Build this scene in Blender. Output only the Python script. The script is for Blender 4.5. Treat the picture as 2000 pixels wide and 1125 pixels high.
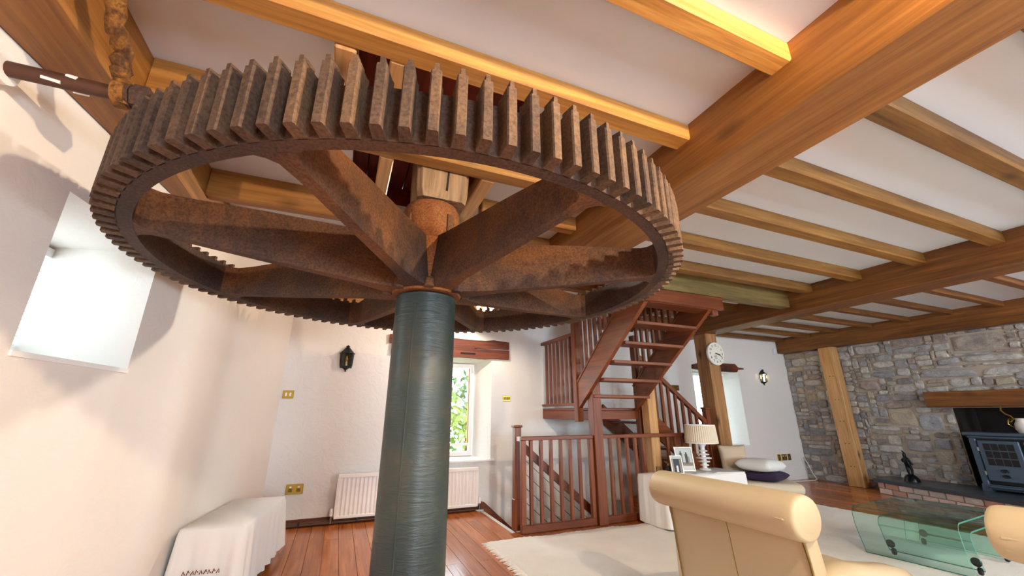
import bpy, bmesh, math, random
import numpy as np
from mathutils import Vector, Matrix
random.seed(7)
PI = math.pi
S = bpy.context.scene
COL = S.collection
for o in list(bpy.data.objects): bpy.data.objects.remove(o)

# ------------------------------------------------------------------ camera
cam = bpy.data.cameras.new('camera'); cam.sensor_width = 36; cam.lens = 775/2000*36
cam.clip_start = .02
co = bpy.data.objects.new('camera', cam); COL.objects.link(co)
co.location = (0, 0, 1.3); co.rotation_euler = (math.radians(107.5), 0, math.radians(-22.6))
S.camera = co
# ------------------------------------------------------------------ world, exposure
S.view_settings.view_transform = 'Standard'; S.view_settings.look = 'None'
S.view_settings.gamma = 1; S.view_settings.use_curve_mapping = False
S.view_settings.exposure = 0.0
W = bpy.data.worlds.new('World'); S.world = W; W.use_nodes = True
bg = W.node_tree.nodes['Background']; bg.inputs[0].default_value = (.76, .92, 1, 1); bg.inputs[1].default_value = 8.0
# ------------------------------------------------------------------ lights
def area(name, loc, rot, sx, sy, e, col=(1, 1, 1), portal=False):
    l = bpy.data.lights.new(name, 'AREA'); l.shape = 'RECTANGLE'; l.size = sx; l.size_y = sy; l.energy = e; l.color = col
    if portal: l.cycles.is_portal = True
    o = bpy.data.objects.new(name, l); COL.objects.link(o); o.location = loc; o.rotation_euler = rot
    return o
# daylight portals in the three windows in view
area('portal_left', (-1.9, 2.5, 1.85), (0, -PI/2, 0), 1.0, 1.0, 1, portal=True)
area('portal_back', (1.5, 6.5, 1.4), (-PI/2, 0, 0), 1.6, 1.7, 1, portal=True)
area('portal_right', (7.0, 6.5, 1.4), (-PI/2, 0, 0), 1.6, 1.7, 1, portal=True)
# added fill lights at two invented windows of the unseen rear wall
area('fill_rear_a', (1.2, -3.62, 1.55), (PI/2, 0, 0), 1.2, 1.1, 200, (.66, .84, 1))
area('fill_rear_b', (6.2, -3.62, 1.55), (PI/2, 0, 0), 1.2, 1.1, 200, (.66, .84, 1))

# ------------------------------------------------------------------ helpers
def lin(h):
    if isinstance(h, str):
        h = h.lstrip('#'); c = [int(h[i:i+2], 16)/255 for i in (0, 2, 4)]
    else: c = [x/255 for x in h]
    return tuple((x/12.92 if x <= .04045 else ((x+.055)/1.055)**2.4) for x in c)+(1,)
class MB:
    def __init__(s): s.v = []; s.f = []
    def add(s, vs, fs):
        n = len(s.v); s.v += [tuple(map(float, v)) for v in vs]; s.f += [tuple(i+n for i in f) for f in fs]; return s
    def box(s, x0, x1, y0, y1, z0, z1, c=0.0):
        if c <= 0:
            vs = [(x, y, z) for x in (x0, x1) for y in (y0, y1) for z in (z0, z1)]
            return s.add(vs, [(0, 1, 3, 2), (4, 6, 7, 5), (0, 4, 5, 1), (2, 3, 7, 6), (0, 2, 6, 4), (1, 5, 7, 3)])
        # chamfered box
        bm = bmesh.new(); r = bmesh.ops.create_cube(bm, size=1)
        for v in bm.verts: v.co = Vector(((x0+x1)/2+v.co.x*(x1-x0), (y0+y1)/2+v.co.y*(y1-y0), (z0+z1)/2+v.co.z*(z1-z0)))
        bmesh.ops.bevel(bm, geom=list(bm.edges), offset=c, segments=1, affect='EDGES', profile=.5)
        return s.bm(bm)
    def bm(s, bm, M=None):
        bm.verts.index_update(); vs = [(M @ v.co if M else v.co) for v in bm.verts]
        fs = [[v.index for v in f.verts] for f in bm.faces]; bm.free(); return s.add(vs, fs)
    def rbox(s, x0, x1, y0, y1, z0, z1, r, seg=3):
        bm = bmesh.new(); bmesh.ops.create_cube(bm, size=1)
        for v in bm.verts: v.co = Vector(((x0+x1)/2+v.co.x*(x1-x0), (y0+y1)/2+v.co.y*(y1-y0), (z0+z1)/2+v.co.z*(z1-z0)))
        bmesh.ops.bevel(bm, geom=list(bm.edges), offset=r, segments=seg, affect='EDGES', profile=.5)
        return s.bm(bm)
    def beam(s, a, b, w, h, up=(0, 0, 1), c=0.0):
        # rectangular bar from a to b, width w across, height h along up
        a = Vector(a); b = Vector(b); d = (b-a).normalized(); up = Vector(up)
        sd = d.cross(up).normalized(); u = sd.cross(d).normalized(); vs = []
        for p in (a, b):
            for i, j in ((-1, -1), (1, -1), (1, 1), (-1, 1)): vs.append(p+sd*w/2*i+u*h/2*j)
        return s.add(vs, [(0, 3, 2, 1), (4, 5, 6, 7), (0, 1, 5, 4), (1, 2, 6, 5), (2, 3, 7, 6), (3, 0, 4, 7)])
    def prism(s, pts, axis, a, b):
        # polygon pts (2D) extruded along axis from a to b; axis x->(y,z), y->(x,z), z->(x,y)
        n = len(pts); f = {'x': lambda p, t: (t, p[0], p[1]), 'y': lambda p, t: (p[0], t, p[1]), 'z': lambda p, t: (p[0], p[1], t)}[axis]
        vs = [f(p, a) for p in pts]+[f(p, b) for p in pts]
        return s.add(vs, [tuple(range(n))[::-1], tuple(range(n, 2*n))]+[(i, (i+1) % n, n+(i+1) % n, n+i) for i in range(n)])
    def tube(s, pts, r, n=8, cap=True):
        pts = [Vector(p) for p in pts]; rs = r if isinstance(r, (list, tuple)) else [r]*len(pts)
        rings = []; prev = None
        for i, p in enumerate(pts):
            d = (pts[min(i+1, len(pts)-1)]-pts[max(i-1, 0)]).normalized()
            ref = prev if prev is not None else (Vector((0, 0, 1)) if abs(d.z) < .9 else Vector((1, 0, 0)))
            sd = d.cross(ref).normalized(); u = sd.cross(d).normalized(); prev = u
            rings.append([p+(sd*math.cos(2*PI*k/n)+u*math.sin(2*PI*k/n))*rs[i] for k in range(n)])
        vs = [v for g in rings for v in g]; fs = []
        for i in range(len(pts)-1):
            for k in range(n): fs.append((i*n+k, i*n+(k+1) % n, (i+1)*n+(k+1) % n, (i+1)*n+k))
        if cap: fs += [tuple(range(n))[::-1], tuple(range((len(pts)-1)*n, len(pts)*n))]
        return s.add(vs, fs)
    def lathe(s, prof, c=(0, 0, 0), n=24, axis='z', a0=0, a1=2*PI):
        full = abs(a1-a0-2*PI) < 1e-6; m = n if full else n+1; vs = []
        for r, z in prof:
            for k in range(m):
                t = a0+(a1-a0)*k/n; x, y = r*math.cos(t), r*math.sin(t)
                p = {'z': (x, y, z), 'x': (z, x, y), 'y': (x, z, y)}[axis]
                vs.append((c[0]+p[0], c[1]+p[1], c[2]+p[2]))
        fs = []
        for i in range(len(prof)-1):
            for k in range(n):
                k2 = (k+1) % m; fs.append((i*m+k, i*m+k2, (i+1)*m+k2, (i+1)*m+k))
        if full:
            if prof[0][0] > 1e-5: fs.append(tuple(range(m))[::-1])
            if prof[-1][0] > 1e-5: fs.append(tuple(range((len(prof)-1)*m, len(prof)*m)))
        return s.add(vs, fs)
    def grid(s, nu, nv, fn):
        vs = [fn(i/nu, j/nv) for i in range(nu+1) for j in range(nv+1)]
        return s.add(vs, [(i*(nv+1)+j, (i+1)*(nv+1)+j, (i+1)*(nv+1)+j+1, i*(nv+1)+j+1) for i in range(nu) for j in range(nv)])
ORG = {}
def obj(name, mb, mat, parent=None, smooth=False, kind=None, label=None):
    v = np.array(mb.v); lo = v.min(0); hi = v.max(0); c = np.array([(lo[0]+hi[0])/2, (lo[1]+hi[1])/2, lo[2]])
    me = bpy.data.meshes.new(name); me.from_pydata((v-c).tolist(), [], mb.f); me.validate()
    bm = bmesh.new(); bm.from_mesh(me); bmesh.ops.recalc_face_normals(bm, faces=bm.faces); bm.to_mesh(me); bm.free()
    if smooth:
        for p in me.polygons: p.use_smooth = True
        if smooth != 'all':
            try: me.set_sharp_from_angle(angle=math.radians(smooth if isinstance(smooth, (int, float)) and smooth > 1 else 40))
            except Exception: pass
    me.materials.append(M[mat] if isinstance(mat, str) else mat)
    o = bpy.data.objects.new(name, me); COL.objects.link(o)
    if parent is not None:
        o.parent = parent; o.location = Vector(c)-ORG[parent.name]
    else: o.location = c
    ORG[o.name] = Vector(c)
    if kind: o['kind'] = kind
    if label: o['label'] = label
    return o
def tag(o, label, cat, group=None):
    o['label'] = label; o['category'] = cat
    if group: o['group'] = group
    return o
def thing(name, label, cat, loc=(0, 0, 0), rz=None, group=None):
    # world-mode when rz is None: parts are given in world coordinates
    o = bpy.data.objects.new(name, None); COL.objects.link(o); o.location = loc; o.empty_display_size = .1
    if rz is not None: o.rotation_euler = (0, 0, rz); ORG[o.name] = Vector((0, 0, 0))
    else: ORG[o.name] = Vector(loc)
    return tag(o, label, cat, group)
def inst(src, parent, dx=None, loc=None, rz=0):
    # copy of a part (shared mesh) under the same parent, moved
    c = src.copy(); COL.objects.link(c); c.parent = parent
    if dx: c.location = src.location+Vector(dx)
    if loc is not None: c.location = loc
    if rz: c.rotation_euler.z += rz
    ORG[c.name] = ORG[src.name]+(Vector(dx) if dx else Vector((0, 0, 0)))
    return c
def copy_tree(o, parent=None):
    c = o.copy(); COL.objects.link(c); c.parent = parent
    for ch in list(o.children): copy_tree(ch, c)
    return c

# ------------------------------------------------------------------ materials
M = {}
def mat(name):
    m = bpy.data.materials.new(name); m.use_nodes = True; M[name] = m
    nt = m.node_tree; return m, nt, nt.nodes['Principled BSDF']
def ramp(nt, cols, fac, pos=None):
    r = nt.nodes.new('ShaderNodeValToRGB'); e = r.color_ramp.elements
    pos = pos or [i/(len(cols)-1) for i in range(len(cols))]
    while len(e) < len(cols): e.new(.5)
    for i, c in enumerate(cols): e[i].position = pos[i]; e[i].color = lin(c)
    nt.links.new(fac, r.inputs[0]); return r.outputs[0]
def coords(nt, scale=(1, 1, 1), rnd=True):
    tc = nt.nodes.new('ShaderNodeTexCoord'); out = tc.outputs['Object']
    if rnd:
        oi = nt.nodes.new('ShaderNodeObjectInfo'); ml = nt.nodes.new('ShaderNodeMath'); ml.operation = 'MULTIPLY'; ml.inputs[1].default_value = 37.7
        nt.links.new(oi.outputs['Random'], ml.inputs[0]); ad = nt.nodes.new('ShaderNodeVectorMath'); ad.operation = 'ADD'
        nt.links.new(out, ad.inputs[0]); nt.links.new(ml.outputs[0], ad.inputs[1]); out = ad.outputs[0]
    mp = nt.nodes.new('ShaderNodeMapping'); mp.inputs['Scale'].default_value = scale; nt.links.new(out, mp.inputs[0]); return mp.outputs[0]
def noise(nt, vec, scale=1, detail=4, rough=.55, dist=0):
    n = nt.nodes.new('ShaderNodeTexNoise'); n.inputs['Scale'].default_value = scale; n.inputs['Detail'].default_value = detail
    n.inputs['Roughness'].default_value = rough; n.inputs['Distortion'].default_value = dist
    nt.links.new(vec, n.inputs['Vector']); return n.outputs['Fac']
def bump(nt, b, h, st=.2, d=.01):
    n = nt.nodes.new('ShaderNodeBump'); n.inputs['Strength'].default_value = st; n.inputs['Distance'].default_value = d
    nt.links.new(h, n.inputs['Height']); nt.links.new(n.outputs[0], b.inputs['Normal'])
def mixc(nt, a, bb, f, mode='MIX'):
    n = nt.nodes.new('ShaderNodeMix'); n.data_type = 'RGBA'; n.blend_type = mode
    for s, i in ((a, 6), (bb, 7), (f, 0)):
        if hasattr(s, 'is_linked'): nt.links.new(s, n.inputs[i])
        else: n.inputs[i].default_value = s
    return n.outputs[2]
def plain(name, c, rough=.6, metal=0., bumps=0, var=.06, spec=.5, bscale=30):
    m, nt, b = mat(name); v = coords(nt)
    c = lin(c); lo = tuple(max(0, x*(1-var*2)) for x in c[:3])+(1,); hi = tuple(min(1, x*(1+var)) for x in c[:3])+(1,)
    n = noise(nt, v, 4, 4); nt.links.new(mixc(nt, lo, hi, n), b.inputs['Base Color'])
    b.inputs['Roughness'].default_value = rough; b.inputs['Metallic'].default_value = metal; b.inputs['Specular IOR Level'].default_value = spec
    if bumps: bump(nt, b, noise(nt, v, bscale, 5), bumps, .01)
    return m
def wood(name, cols, axis, rough=.5, g=1., knots=.5, st=.15, rndv=.12):
    m, nt, b = mat(name); sc = [16*g]*3; sc[axis] = 1.1*g; v = coords(nt, sc)
    n1 = noise(nt, v, 1, 6, .62, .6); col = ramp(nt, cols, n1, [.3, .5, .7] if len(cols) == 3 else None)
    sc2 = [55*g]*3; sc2[axis] = 2*g; n2 = noise(nt, coords(nt, sc2), 1, 2)
    col = mixc(nt, col, ramp(nt, ['#6a6a6a', '#ffffff'], n2, [.25, .6]), .35, 'MULTIPLY')
    if knots:
        sk = [3.2*g]*3; sk[axis] = 1.5*g
        vo = nt.nodes.new('ShaderNodeTexVoronoi'); nt.links.new(coords(nt, sk), vo.inputs['Vector']); vo.inputs['Scale'].default_value = 1
        k = ramp(nt, ['#241006', '#ffffff'], vo.outputs['Distance'], [.03, .16]); col = mixc(nt, col, k, knots, 'MULTIPLY')
    oi = nt.nodes.new('ShaderNodeObjectInfo'); mr = nt.nodes.new('ShaderNodeMapRange')
    mr.inputs['To Min'].default_value = 1-rndv; mr.inputs['To Max'].default_value = 1+rndv; nt.links.new(oi.outputs['Random'], mr.inputs['Value'])
    hs = nt.nodes.new('ShaderNodeHueSaturation'); nt.links.new(mr.outputs[0], hs.inputs['Value']); nt.links.new(col, hs.inputs['Color'])
    nt.links.new(hs.outputs[0], b.inputs['Base Color']); b.inputs['Roughness'].default_value = rough
    bump(nt, b, n2, st, .006); return m
def woodset(base, cols, **k):
    for i, a in enumerate('xyz'): wood(base+'_'+a, cols, i, **k)
woodset('beam', ['#85521f', '#9a6428', '#ab7436'], rough=.5)
woodset('joist', ['#94602a', '#b07a38', '#c29350'], rough=.55, rndv=.2)
woodset('joist2', ['#6b4418', '#865b24', '#9c7236'], rough=.55, rndv=.2)  # darker copy; the lighter joist carries the left bay's lamp-lit tone in colour
woodset('oldbeam', ['#573212', '#744619', '#885827'], rough=.5)
woodset('redwood', ['#5e2c12', '#783b1a', '#8a4a22'], rough=.4, knots=.15, rndv=.08)
woodset('pine', ['#b07c48', '#c4935c', '#d0a470'], rough=.5, knots=.85, rndv=.05)
woodset('postwood', ['#865a34', '#a47444', '#b88a58'], rough=.6, knots=.9, rndv=.05)
woodset('darkred', ['#3c0a05', '#5e1409', '#7a2310'], rough=.45, knots=.1)
woodset('lintel', ['#3f1a0c', '#693018', '#7d4122'], rough=.7, st=.5)
woodset('olive', ['#574724', '#776232', '#8c7846'], rough=.55, rndv=.05)
woodset('greywood', ['#5c4028', '#8a6a48', '#a38460'], rough=.75, st=.6)
woodset('floorwood', ['#9a4c22', '#b4652f', '#c67a42'], rough=.2, g=.8, knots=.4, rndv=.22)
def plaster(name, c, st=.18):
    m, nt, b = mat(name); tc = nt.nodes.new('ShaderNodeTexCoord'); v = tc.outputs['Object']
    n = noise(nt, v, 1.6, 5); c = lin(c)
    nt.links.new(mixc(nt, tuple(x*.93 for x in c[:3])+(1,), c, n), b.inputs['Base Color'])
    b.inputs['Roughness'].default_value = .85; b.inputs['Specular IOR Level'].default_value = .2
    n2 = noise(nt, v, 7, 6, .6, .8); bump(nt, b, n2, st, .03)
plaster('plaster', '#e9e2da'); plaster('plaster_back', '#e6e3e0', .35); plaster('ceiling_plaster', '#d8e0e8', .08)
def rust(name, cols, pos, rough=.8, sc=3.):
    m, nt, b = mat(name); v = coords(nt)
    n = noise(nt, v, sc, 8, .68, .4); col = ramp(nt, cols, n, pos)
    n2 = noise(nt, v, 90, 3); col = mixc(nt, col, ramp(nt, ['#8a8078', '#ffffff'], n2, [.3, .65]), .7, 'MULTIPLY')
    nt.links.new(col, b.inputs['Base Color']); b.inputs['Roughness'].default_value = rough; b.inputs['Specular IOR Level'].default_value = .3
    bump(nt, b, noise(nt, v, 60, 5), .35, .006)
rust('rust', ['#423432', '#5b4233', '#7e5432', '#53423b'], [.3, .46, .62, .78], sc=1.6)
rust('rust_shaded', ['#3c3130', '#4e3d36', '#644a38', '#483a36'], [.3, .46, .62, .78], sc=1.6)  # rim rust darkened, gap shade between the teeth put in the colour
rust('rust_tooth', ['#45372f', '#654e3c', '#806244'], [.3, .5, .7], sc=2.2)
rust('rust_orange', ['#5a3624', '#88502a', '#a0683a', '#5a4434'], [.3, .45, .6, .75], sc=4)
rust('rust_yellow', ['#2a1a12', '#5c3a1c', '#9a682c', '#221610'], [.3, .45, .6, .7], sc=9)
# painted iron column
m, nt, b = mat('column_paint'); v = coords(nt, (1, 1, 1), False)
n = noise(nt, v, 2.2, 5); col = ramp(nt, ['#263434', '#313d3a', '#4a463a'], n, [.35, .5, .68]); nt.links.new(col, b.inputs['Base Color'])
b.inputs['Roughness'].default_value = .42; mp = coords(nt, (6, 6, 34), False); bump(nt, b, noise(nt, mp, 1, 4, .6, 1.), .3, .012)
plain('white_paint', '#eeeae6', .4, var=.02); plain('radiator_white', '#efe9e4', .35, var=.01)
plain('brass', '#b9953f', .3, .9, var=.1); plain('brass_dark', '#7c6230', .4, .8, var=.1)
plain('black_iron', '#16181a', .5, .3); plain('lantern_black', '#23292a', .5, .4)
plain('stove_blue', '#46586a', .4, .2, bumps=.1); plain('stove_dark', '#0d0f12', .5)
plain('slate', '#39434d', .3, bumps=.2, bscale=12); plain('mortar', '#aa9e90', .95, bumps=.5, bscale=25)
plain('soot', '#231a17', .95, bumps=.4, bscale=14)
for i, c in enumerate(['#bcbcc2', '#d0cecc', '#a6a8b2', '#c2b8b0', '#dedad4', '#b6a6a2', '#a09c9e', '#c8bba8']):
    m, nt, b = mat('stone%d' % i); v = coords(nt); n = noise(nt, v, 7, 8, .72, .8); c0 = lin(c)
    f = ramp(nt, ['#000000', '#ffffff'], n, [.28, .72])
    col = mixc(nt, tuple(x*.5 for x in c0[:3])+(1,), tuple(min(1, x*1.35) for x in c0[:3])+(1,), f)
    n2 = noise(nt, coords(nt, (1, 1, 3)), 26, 6, .7, 1.); col = mixc(nt, col, ramp(nt, ['#5a524c', '#ffffff'], n2, [.3, .5]), .45, 'MULTIPLY')
    nt.links.new(col, b.inputs['Base Color'])
    b.inputs['Roughness'].default_value = .9; bump(nt, b, n2, .9, .03)
for i, c in enumerate(['#c39a8a', '#d6c2b8', '#c0b8b0']): plain('brick%d' % i, c, .9, bumps=.4, var=.2)
plain('cloth_white', '#e6e4e2', .9, var=.02, bumps=.15, bscale=60); plain('rug_white', '#f3efe8', 1., var=.05, bumps=.9, bscale=110)
plain('cream_leather', '#b5a384', .55, var=.03, bumps=.06, bscale=60); plain('cream_fabric', '#c9bba4', .9, var=.03, bumps=.1, bscale=80)
plain('cream_pillow', '#cbb69d', .9, var=.04, bumps=.15, bscale=40); plain('white_pillow', '#dcdedc', .9, var=.03, bumps=.12, bscale=30); plain('purple_pillow', '#2e1f3f', .9, var=.1)
plain('lamp_white', '#ecebea', .3, var=.01); plain('shade', '#ddd0b8', .85, var=.03); plain('paper', '#dfe0e0', .8, var=.03)
plain('silver', '#b9b7ae', .3, .8); plain('photo_sky', '#b9c4c6', .5); plain('photo_dark', '#3c3a38', .5); plain('photo_mid', '#8a7f70', .5); plain('navy', '#141a2c', .5)
plain('bronze', '#0e1418', .3, .6); plain('copper_pipe', '#5a3b2c', .5, .4, var=.2); plain('grey_metal', '#8b8a88', .35, .8); plain('clock_face', '#dedbd0', .6, var=.03); plain('ink', '#2a2c30', .7)
plain('plastic_white', '#e9eaec', .4, var=.01); plain('cable', '#cfc9c0', .6); plain('jug', '#c9c2bd', .3); plain('foliage', '#5f7a48', .8, var=.3); plain('foliage_light', '#8a9a48', .8, var=.3); plain('grass_ground', '#8a9a5a', .9, var=.2)
# clear window glass: light passes, faint reflections
m, nt, b = mat('window_glass'); nt.nodes.remove(b); t = nt.nodes.new('ShaderNodeBsdfTransparent'); g = nt.nodes.new('ShaderNodeBsdfGlossy'); g.inputs['Roughness'].default_value = .02
mx = nt.nodes.new('ShaderNodeMixShader'); mx.inputs[0].default_value = .06; nt.links.new(t.outputs[0], mx.inputs[1]); nt.links.new(g.outputs[0], mx.inputs[2]); nt.links.new(mx.outputs[0], nt.nodes['Material Output'].inputs[0])
def tinted(name, c, gl, ce):
    m, nt, b = mat(name); nt.nodes.remove(b); t = nt.nodes.new('ShaderNodeBsdfTransparent'); t.inputs[0].default_value = c
    g = nt.nodes.new('ShaderNodeBsdfGlossy'); g.inputs['Roughness'].default_value = .03
    fr = nt.nodes.new('ShaderNodeFresnel'); fr.inputs[0].default_value = 1.5; ml = nt.nodes.new('ShaderNodeMath'); ml.operation = 'MULTIPLY_ADD'; ml.inputs[1].default_value = .9; ml.inputs[2].default_value = gl
    nt.links.new(fr.outputs[0], ml.inputs[0]); mx = nt.nodes.new('ShaderNodeMixShader'); nt.links.new(ml.outputs[0], mx.inputs[0])
    nt.links.new(t.outputs[0], mx.inputs[1]); nt.links.new(g.outputs[0], mx.inputs[2]); nt.links.new(mx.outputs[0], nt.nodes['Material Output'].inputs[0])
tinted('green_glass', (.85, .97, .93, 1), .02, None)
plain('glass_edge', '#3f8f7c', .2)
tinted('lantern_glass', (.85, .8, .6, 1), .03, None)
def glow(name, c, s):
    m, nt, b = mat(name); b.inputs['Emission Color'].default_value = c; b.inputs['Emission Strength'].default_value = s; b.inputs['Base Color'].default_value = c
glow('bulb_glow', (1, .72, .38, 1), 40); glow('lantern_glow', (1, .82, .45, 1), 14); plain('bulb_off', '#d8b060', .2)
# ------------------------------------------------------------------ shell
def struct(o): o['kind'] = 'structure'; return o
def cells(us, zs, holes):
    us = sorted(set(us)); zs = sorted(set(zs)); out = []
    for a, b in zip(us, us[1:]):
        for c, d in zip(zs, zs[1:]):
            mu, mz = (a+b)/2, (c+d)/2
            if not any(h[0] < mu < h[1] and h[2] < mz < h[3] for h in holes): out.append((a, b, c, d))
    return out
def wall(name, f, U, Z, holes, th, mat):
    mb = MB(); fr = [h[:4] for h in holes]; bk = [h[4:] for h in holes]
    for d, H in ((0, fr), (th, bk)):
        us = list(U)+[x for h in H for x in h[:2]]; zs = list(Z)+[x for h in H for x in h[2:]]
        for a, b, c, e in cells(us, zs, H): mb.add([f(a, c, d), f(b, c, d), f(b, e, d), f(a, e, d)], [(0, 1, 2, 3)])
    for h in holes:
        p = [f(h[0], h[2], 0), f(h[1], h[2], 0), f(h[1], h[3], 0), f(h[0], h[3], 0), f(h[4], h[6], th), f(h[5], h[6], th), f(h[5], h[7], th), f(h[4], h[7], th)]
        mb.add(p, [(i, (i+1) % 4, 4+(i+1) % 4, 4+i) for i in range(4)])
    # rim
    mb.add([f(U[0], Z[0], 0), f(U[1], Z[0], 0), f(U[1], Z[1], 0), f(U[0], Z[1], 0), f(U[0], Z[0], th), f(U[1], Z[0], th), f(U[1], Z[1], th), f(U[0], Z[1], th)], [(i, (i+1) % 4, 4+(i+1) % 4, 4+i) for i in range(4)])
    return struct(obj(name, mb, mat))
lx = lambda y: -1.44+.12*y
def fL(u, z, d): return (lx(u)-d, u+.12*d, z)
def fB(u, z, d): return (u, 6.0+d, z)
def fR(u, z, d): return (u, -3.5-d, z)
LW = (2.13, 2.85, 1.53, 2.215, 2.2, 2.86, 1.56, 2.19)
wl = wall('wall_left', fL, (-3.55, 6.0), (0, 2.9), [LW], .66, 'plaster')
BW = (.9, 2.15, .65, 2.11, 1.02, 1.95, .68, 2.06); RW = (6.36, 7.63, .69, 2.12, 6.45, 7.46, .71, 2.1)
wb = wall('wall_back', fB, (-.72, 9.7), (-2.6, 2.9), [BW, RW], .42, 'plaster_back')
wr = wall('wall_rear', fR, (-1.9, 9.7), (0, 2.9), [(.6, 1.8, 1.0, 2.1, .6, 1.8, 1.0, 2.1), (5.6, 6.8, 1.0, 2.1, 5.6, 6.8, 1.0, 2.1)], .3, 'plaster')  # unseen rear wall; its two windows are added to let in fill light
# stone wall core (mortar) with the fireplace opening
SX = 9.2
def fS(u, z, d): return (SX+d, u, z)
ws = wall('wall_right', fS, (-3.5, 6.0), (0, 2.9), [(1.95, 3.47, .0, 1.38, 1.95, 3.40, .0, 1.42)], .5, 'mortar')
ws['label'] = 'rubble stone wall with wide mortar joints and fireplace recess'
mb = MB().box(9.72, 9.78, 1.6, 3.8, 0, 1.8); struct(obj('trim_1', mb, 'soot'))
# floor core with the stairwell opening, planks as pieces
HX0, HX1, HY0 = 2.06, 4.62, 4.73
fl = MB()
for a, b, c, d in cells([-2.1, 9.7, HX0, HX1], [-3.6, 6.0, HY0], [(HX0, HX1, HY0, 6.0)]): fl.box(a, b, c, d, -.25, -.025)
floor = struct(obj('floor', fl, 'floorwood_y'))
pw = .148; x = -1.62; k = 0
while x < 9.19:
    x1 = min(x+pw, 9.2); ys = [-3.5]; y = -3.5+random.uniform(.6, 2.4)
    while y < 5.6: ys.append(y); y += random.uniform(2.4, 3.8)
    ys.append(5.995)
    for a, b in zip(ys, ys[1:]):
        segs = [(a, b)]
        if x1 > HX0+.01 and x < HX1-.01: segs = [(a, min(b, HY0+.01))] if a < HY0 else []
        for s0, s1 in segs:
            if s1-s0 > .05: obj('plank', MB().box(x+.0012, x1-.0012, s0+.001, s1-.001, -.025, random.uniform(-.0008, .0006), .0012), 'floorwood_y', floor)
    x += pw
# stairwell lining below floor level
struct(obj('trim_2', MB().box(HX0-.05, HX0, HY0, 6, -2.6, -.025), 'plaster_back'))
struct(obj('trim_3', MB().box(HX0-.05, 5.4, HY0-.06, HY0, -2.6, -.025), 'plaster_back'))
struct(obj('trim_4', MB().box(5.35, 5.4, HY0, 6, -2.6, -.25), 'plaster_back'))
struct(obj('trim_5', MB().box(2, 5.4, HY0, 6, -2.7, -2.6), 'floorwood_x'))
# ceiling with the shaft well and the stair opening
WELL = (-.11, .82, 1.49, 3.1); STH = (2.98, 4.12, 3.47, 4.98)
cl = MB()
for a, b, c, d in cells([-2.1, 9.7]+list(WELL[:2])+list(STH[:2]), [-3.6, 6.05]+list(WELL[2:])+list(STH[2:]), [WELL, STH]): cl.box(a, b, c, d, 2.9, 2.96)
ceil = struct(obj('ceiling', cl, 'ceiling_plaster'))
# upper storey seen through the openings; stair box added to block the sky
up = MB()
for a in ((STH[0]-.05, STH[0], STH[2], STH[3]), (STH[1], STH[1]+.05, STH[2], STH[3]), (STH[0], STH[1], STH[2]-.05, STH[2]), (STH[0], STH[1], STH[3], STH[3]+.05)): up.box(a[0], a[1], a[2], a[3], 2.96, 4.6)
up.box(STH[0], STH[1], STH[2], STH[3], 4.6, 4.65)
struct(obj('wall_upper', up, 'plaster'))
wf = struct(obj('trim_6', MB().box(WELL[0]-.1, WELL[1]+.1, WELL[2]-.1, WELL[3]+.1, 3.16, 3.22), 'darkred_y'))
for i in range(7):
    w = (WELL[1]-WELL[0]+.1)/7; a = WELL[0]-.05+i*w
    obj('board', MB().box(a+.004, a+w-.004, WELL[2]-.05, WELL[3]+.05, 3.12, 3.16, .004), 'darkred_y', wf)
for (a, b, c, d) in ((WELL[0]-.03, WELL[0], WELL[2], WELL[3]), (WELL[1], WELL[1]+.03, WELL[2], WELL[3]), (WELL[0], WELL[1], WELL[2]-.03, WELL[2]), (WELL[0], WELL[1], WELL[3], WELL[3]+.03)):
    obj('side_board', MB().box(a, b, c, d, 2.96, 3.12), 'darkred_y', wf)
# joists: pieces of the ceiling
def joist(x0, x1, y0, y1, z0, mat='joist_x', name='joist', c=.008):
    return obj(name, MB().box(x0, x1, y0, y1, z0, 2.905, c), mat, ceil)
B1 = (1.68, 2.06); B2 = (5.45, 5.83); B3 = 8.98
for y in (-2.5, -1.94, -1.38, -.82, -.27, .29): joist(-1.0, B1[0]+.01, y-.05, y+.05, 2.8)
joist(-1.0, 1.69, .795, .895, 2.8); joist(-1.0, 1.69, 1.375, 1.487, 2.8)
joist(-1.0, -.2, 1.99, 2.09, 2.62, 'beam_x'); joist(-1.0, .04, 2.95, 3.04, 2.7, 'beam_x')
joist(-.2, 1.69, 2.10, 2.215, 2.79); joist(.84, 1.69, 2.62, 2.72, 2.78, 'beam_x'); joist(.84, 1.69, 3.1, 3.2, 2.72, 'beam_x')
joist(-.2, -.11, 1.487, 2.10, 2.79, 'pine_y'); joist(.03, .12, 1.487, 1.74, 2.80, 'pine_y'); joist(.05, .135, 2.215, 3.1, 2.79, 'pine_y'); joist(.70, .80, 2.215, 3.15, 2.79, 'pine_y')
joist(.04, .84, 3.1, 3.2, 2.79, 'beam_x')
for y in (3.68, 4.24, 4.80, 5.36, 5.88): joist(-.98, 1.69, y-.05, y+.05, 2.8)
for i, y in enumerate((-2.5, -1.94, -1.38, -.82, -.27, .28, .83, 1.40, 1.96, 2.53, 3.08)): joist(2.05, 5.46, y-.058, y+.058, 2.79, 'joist2_x')
tr = joist(2.05, 5.46, 3.34, 3.47, 2.66, 'olive_x')
tr['label'] = 'deep olive brown trimmer joist over the stair head'
for y in (4.17, 4.73, 5.28, 5.85): joist(4.2, 5.46, y-.055, y+.055, 2.79, 'oldbeam_x'); joist(2.05, 2.93, y-.055, y+.055, 2.79, 'oldbeam_x')
joist(4.12, 4.2, 3.47, 5.9, 2.72, 'redwood_y'); joist(2.92, 2.98, 3.47, 5.9, 2.72, 'redwood_y')
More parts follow.
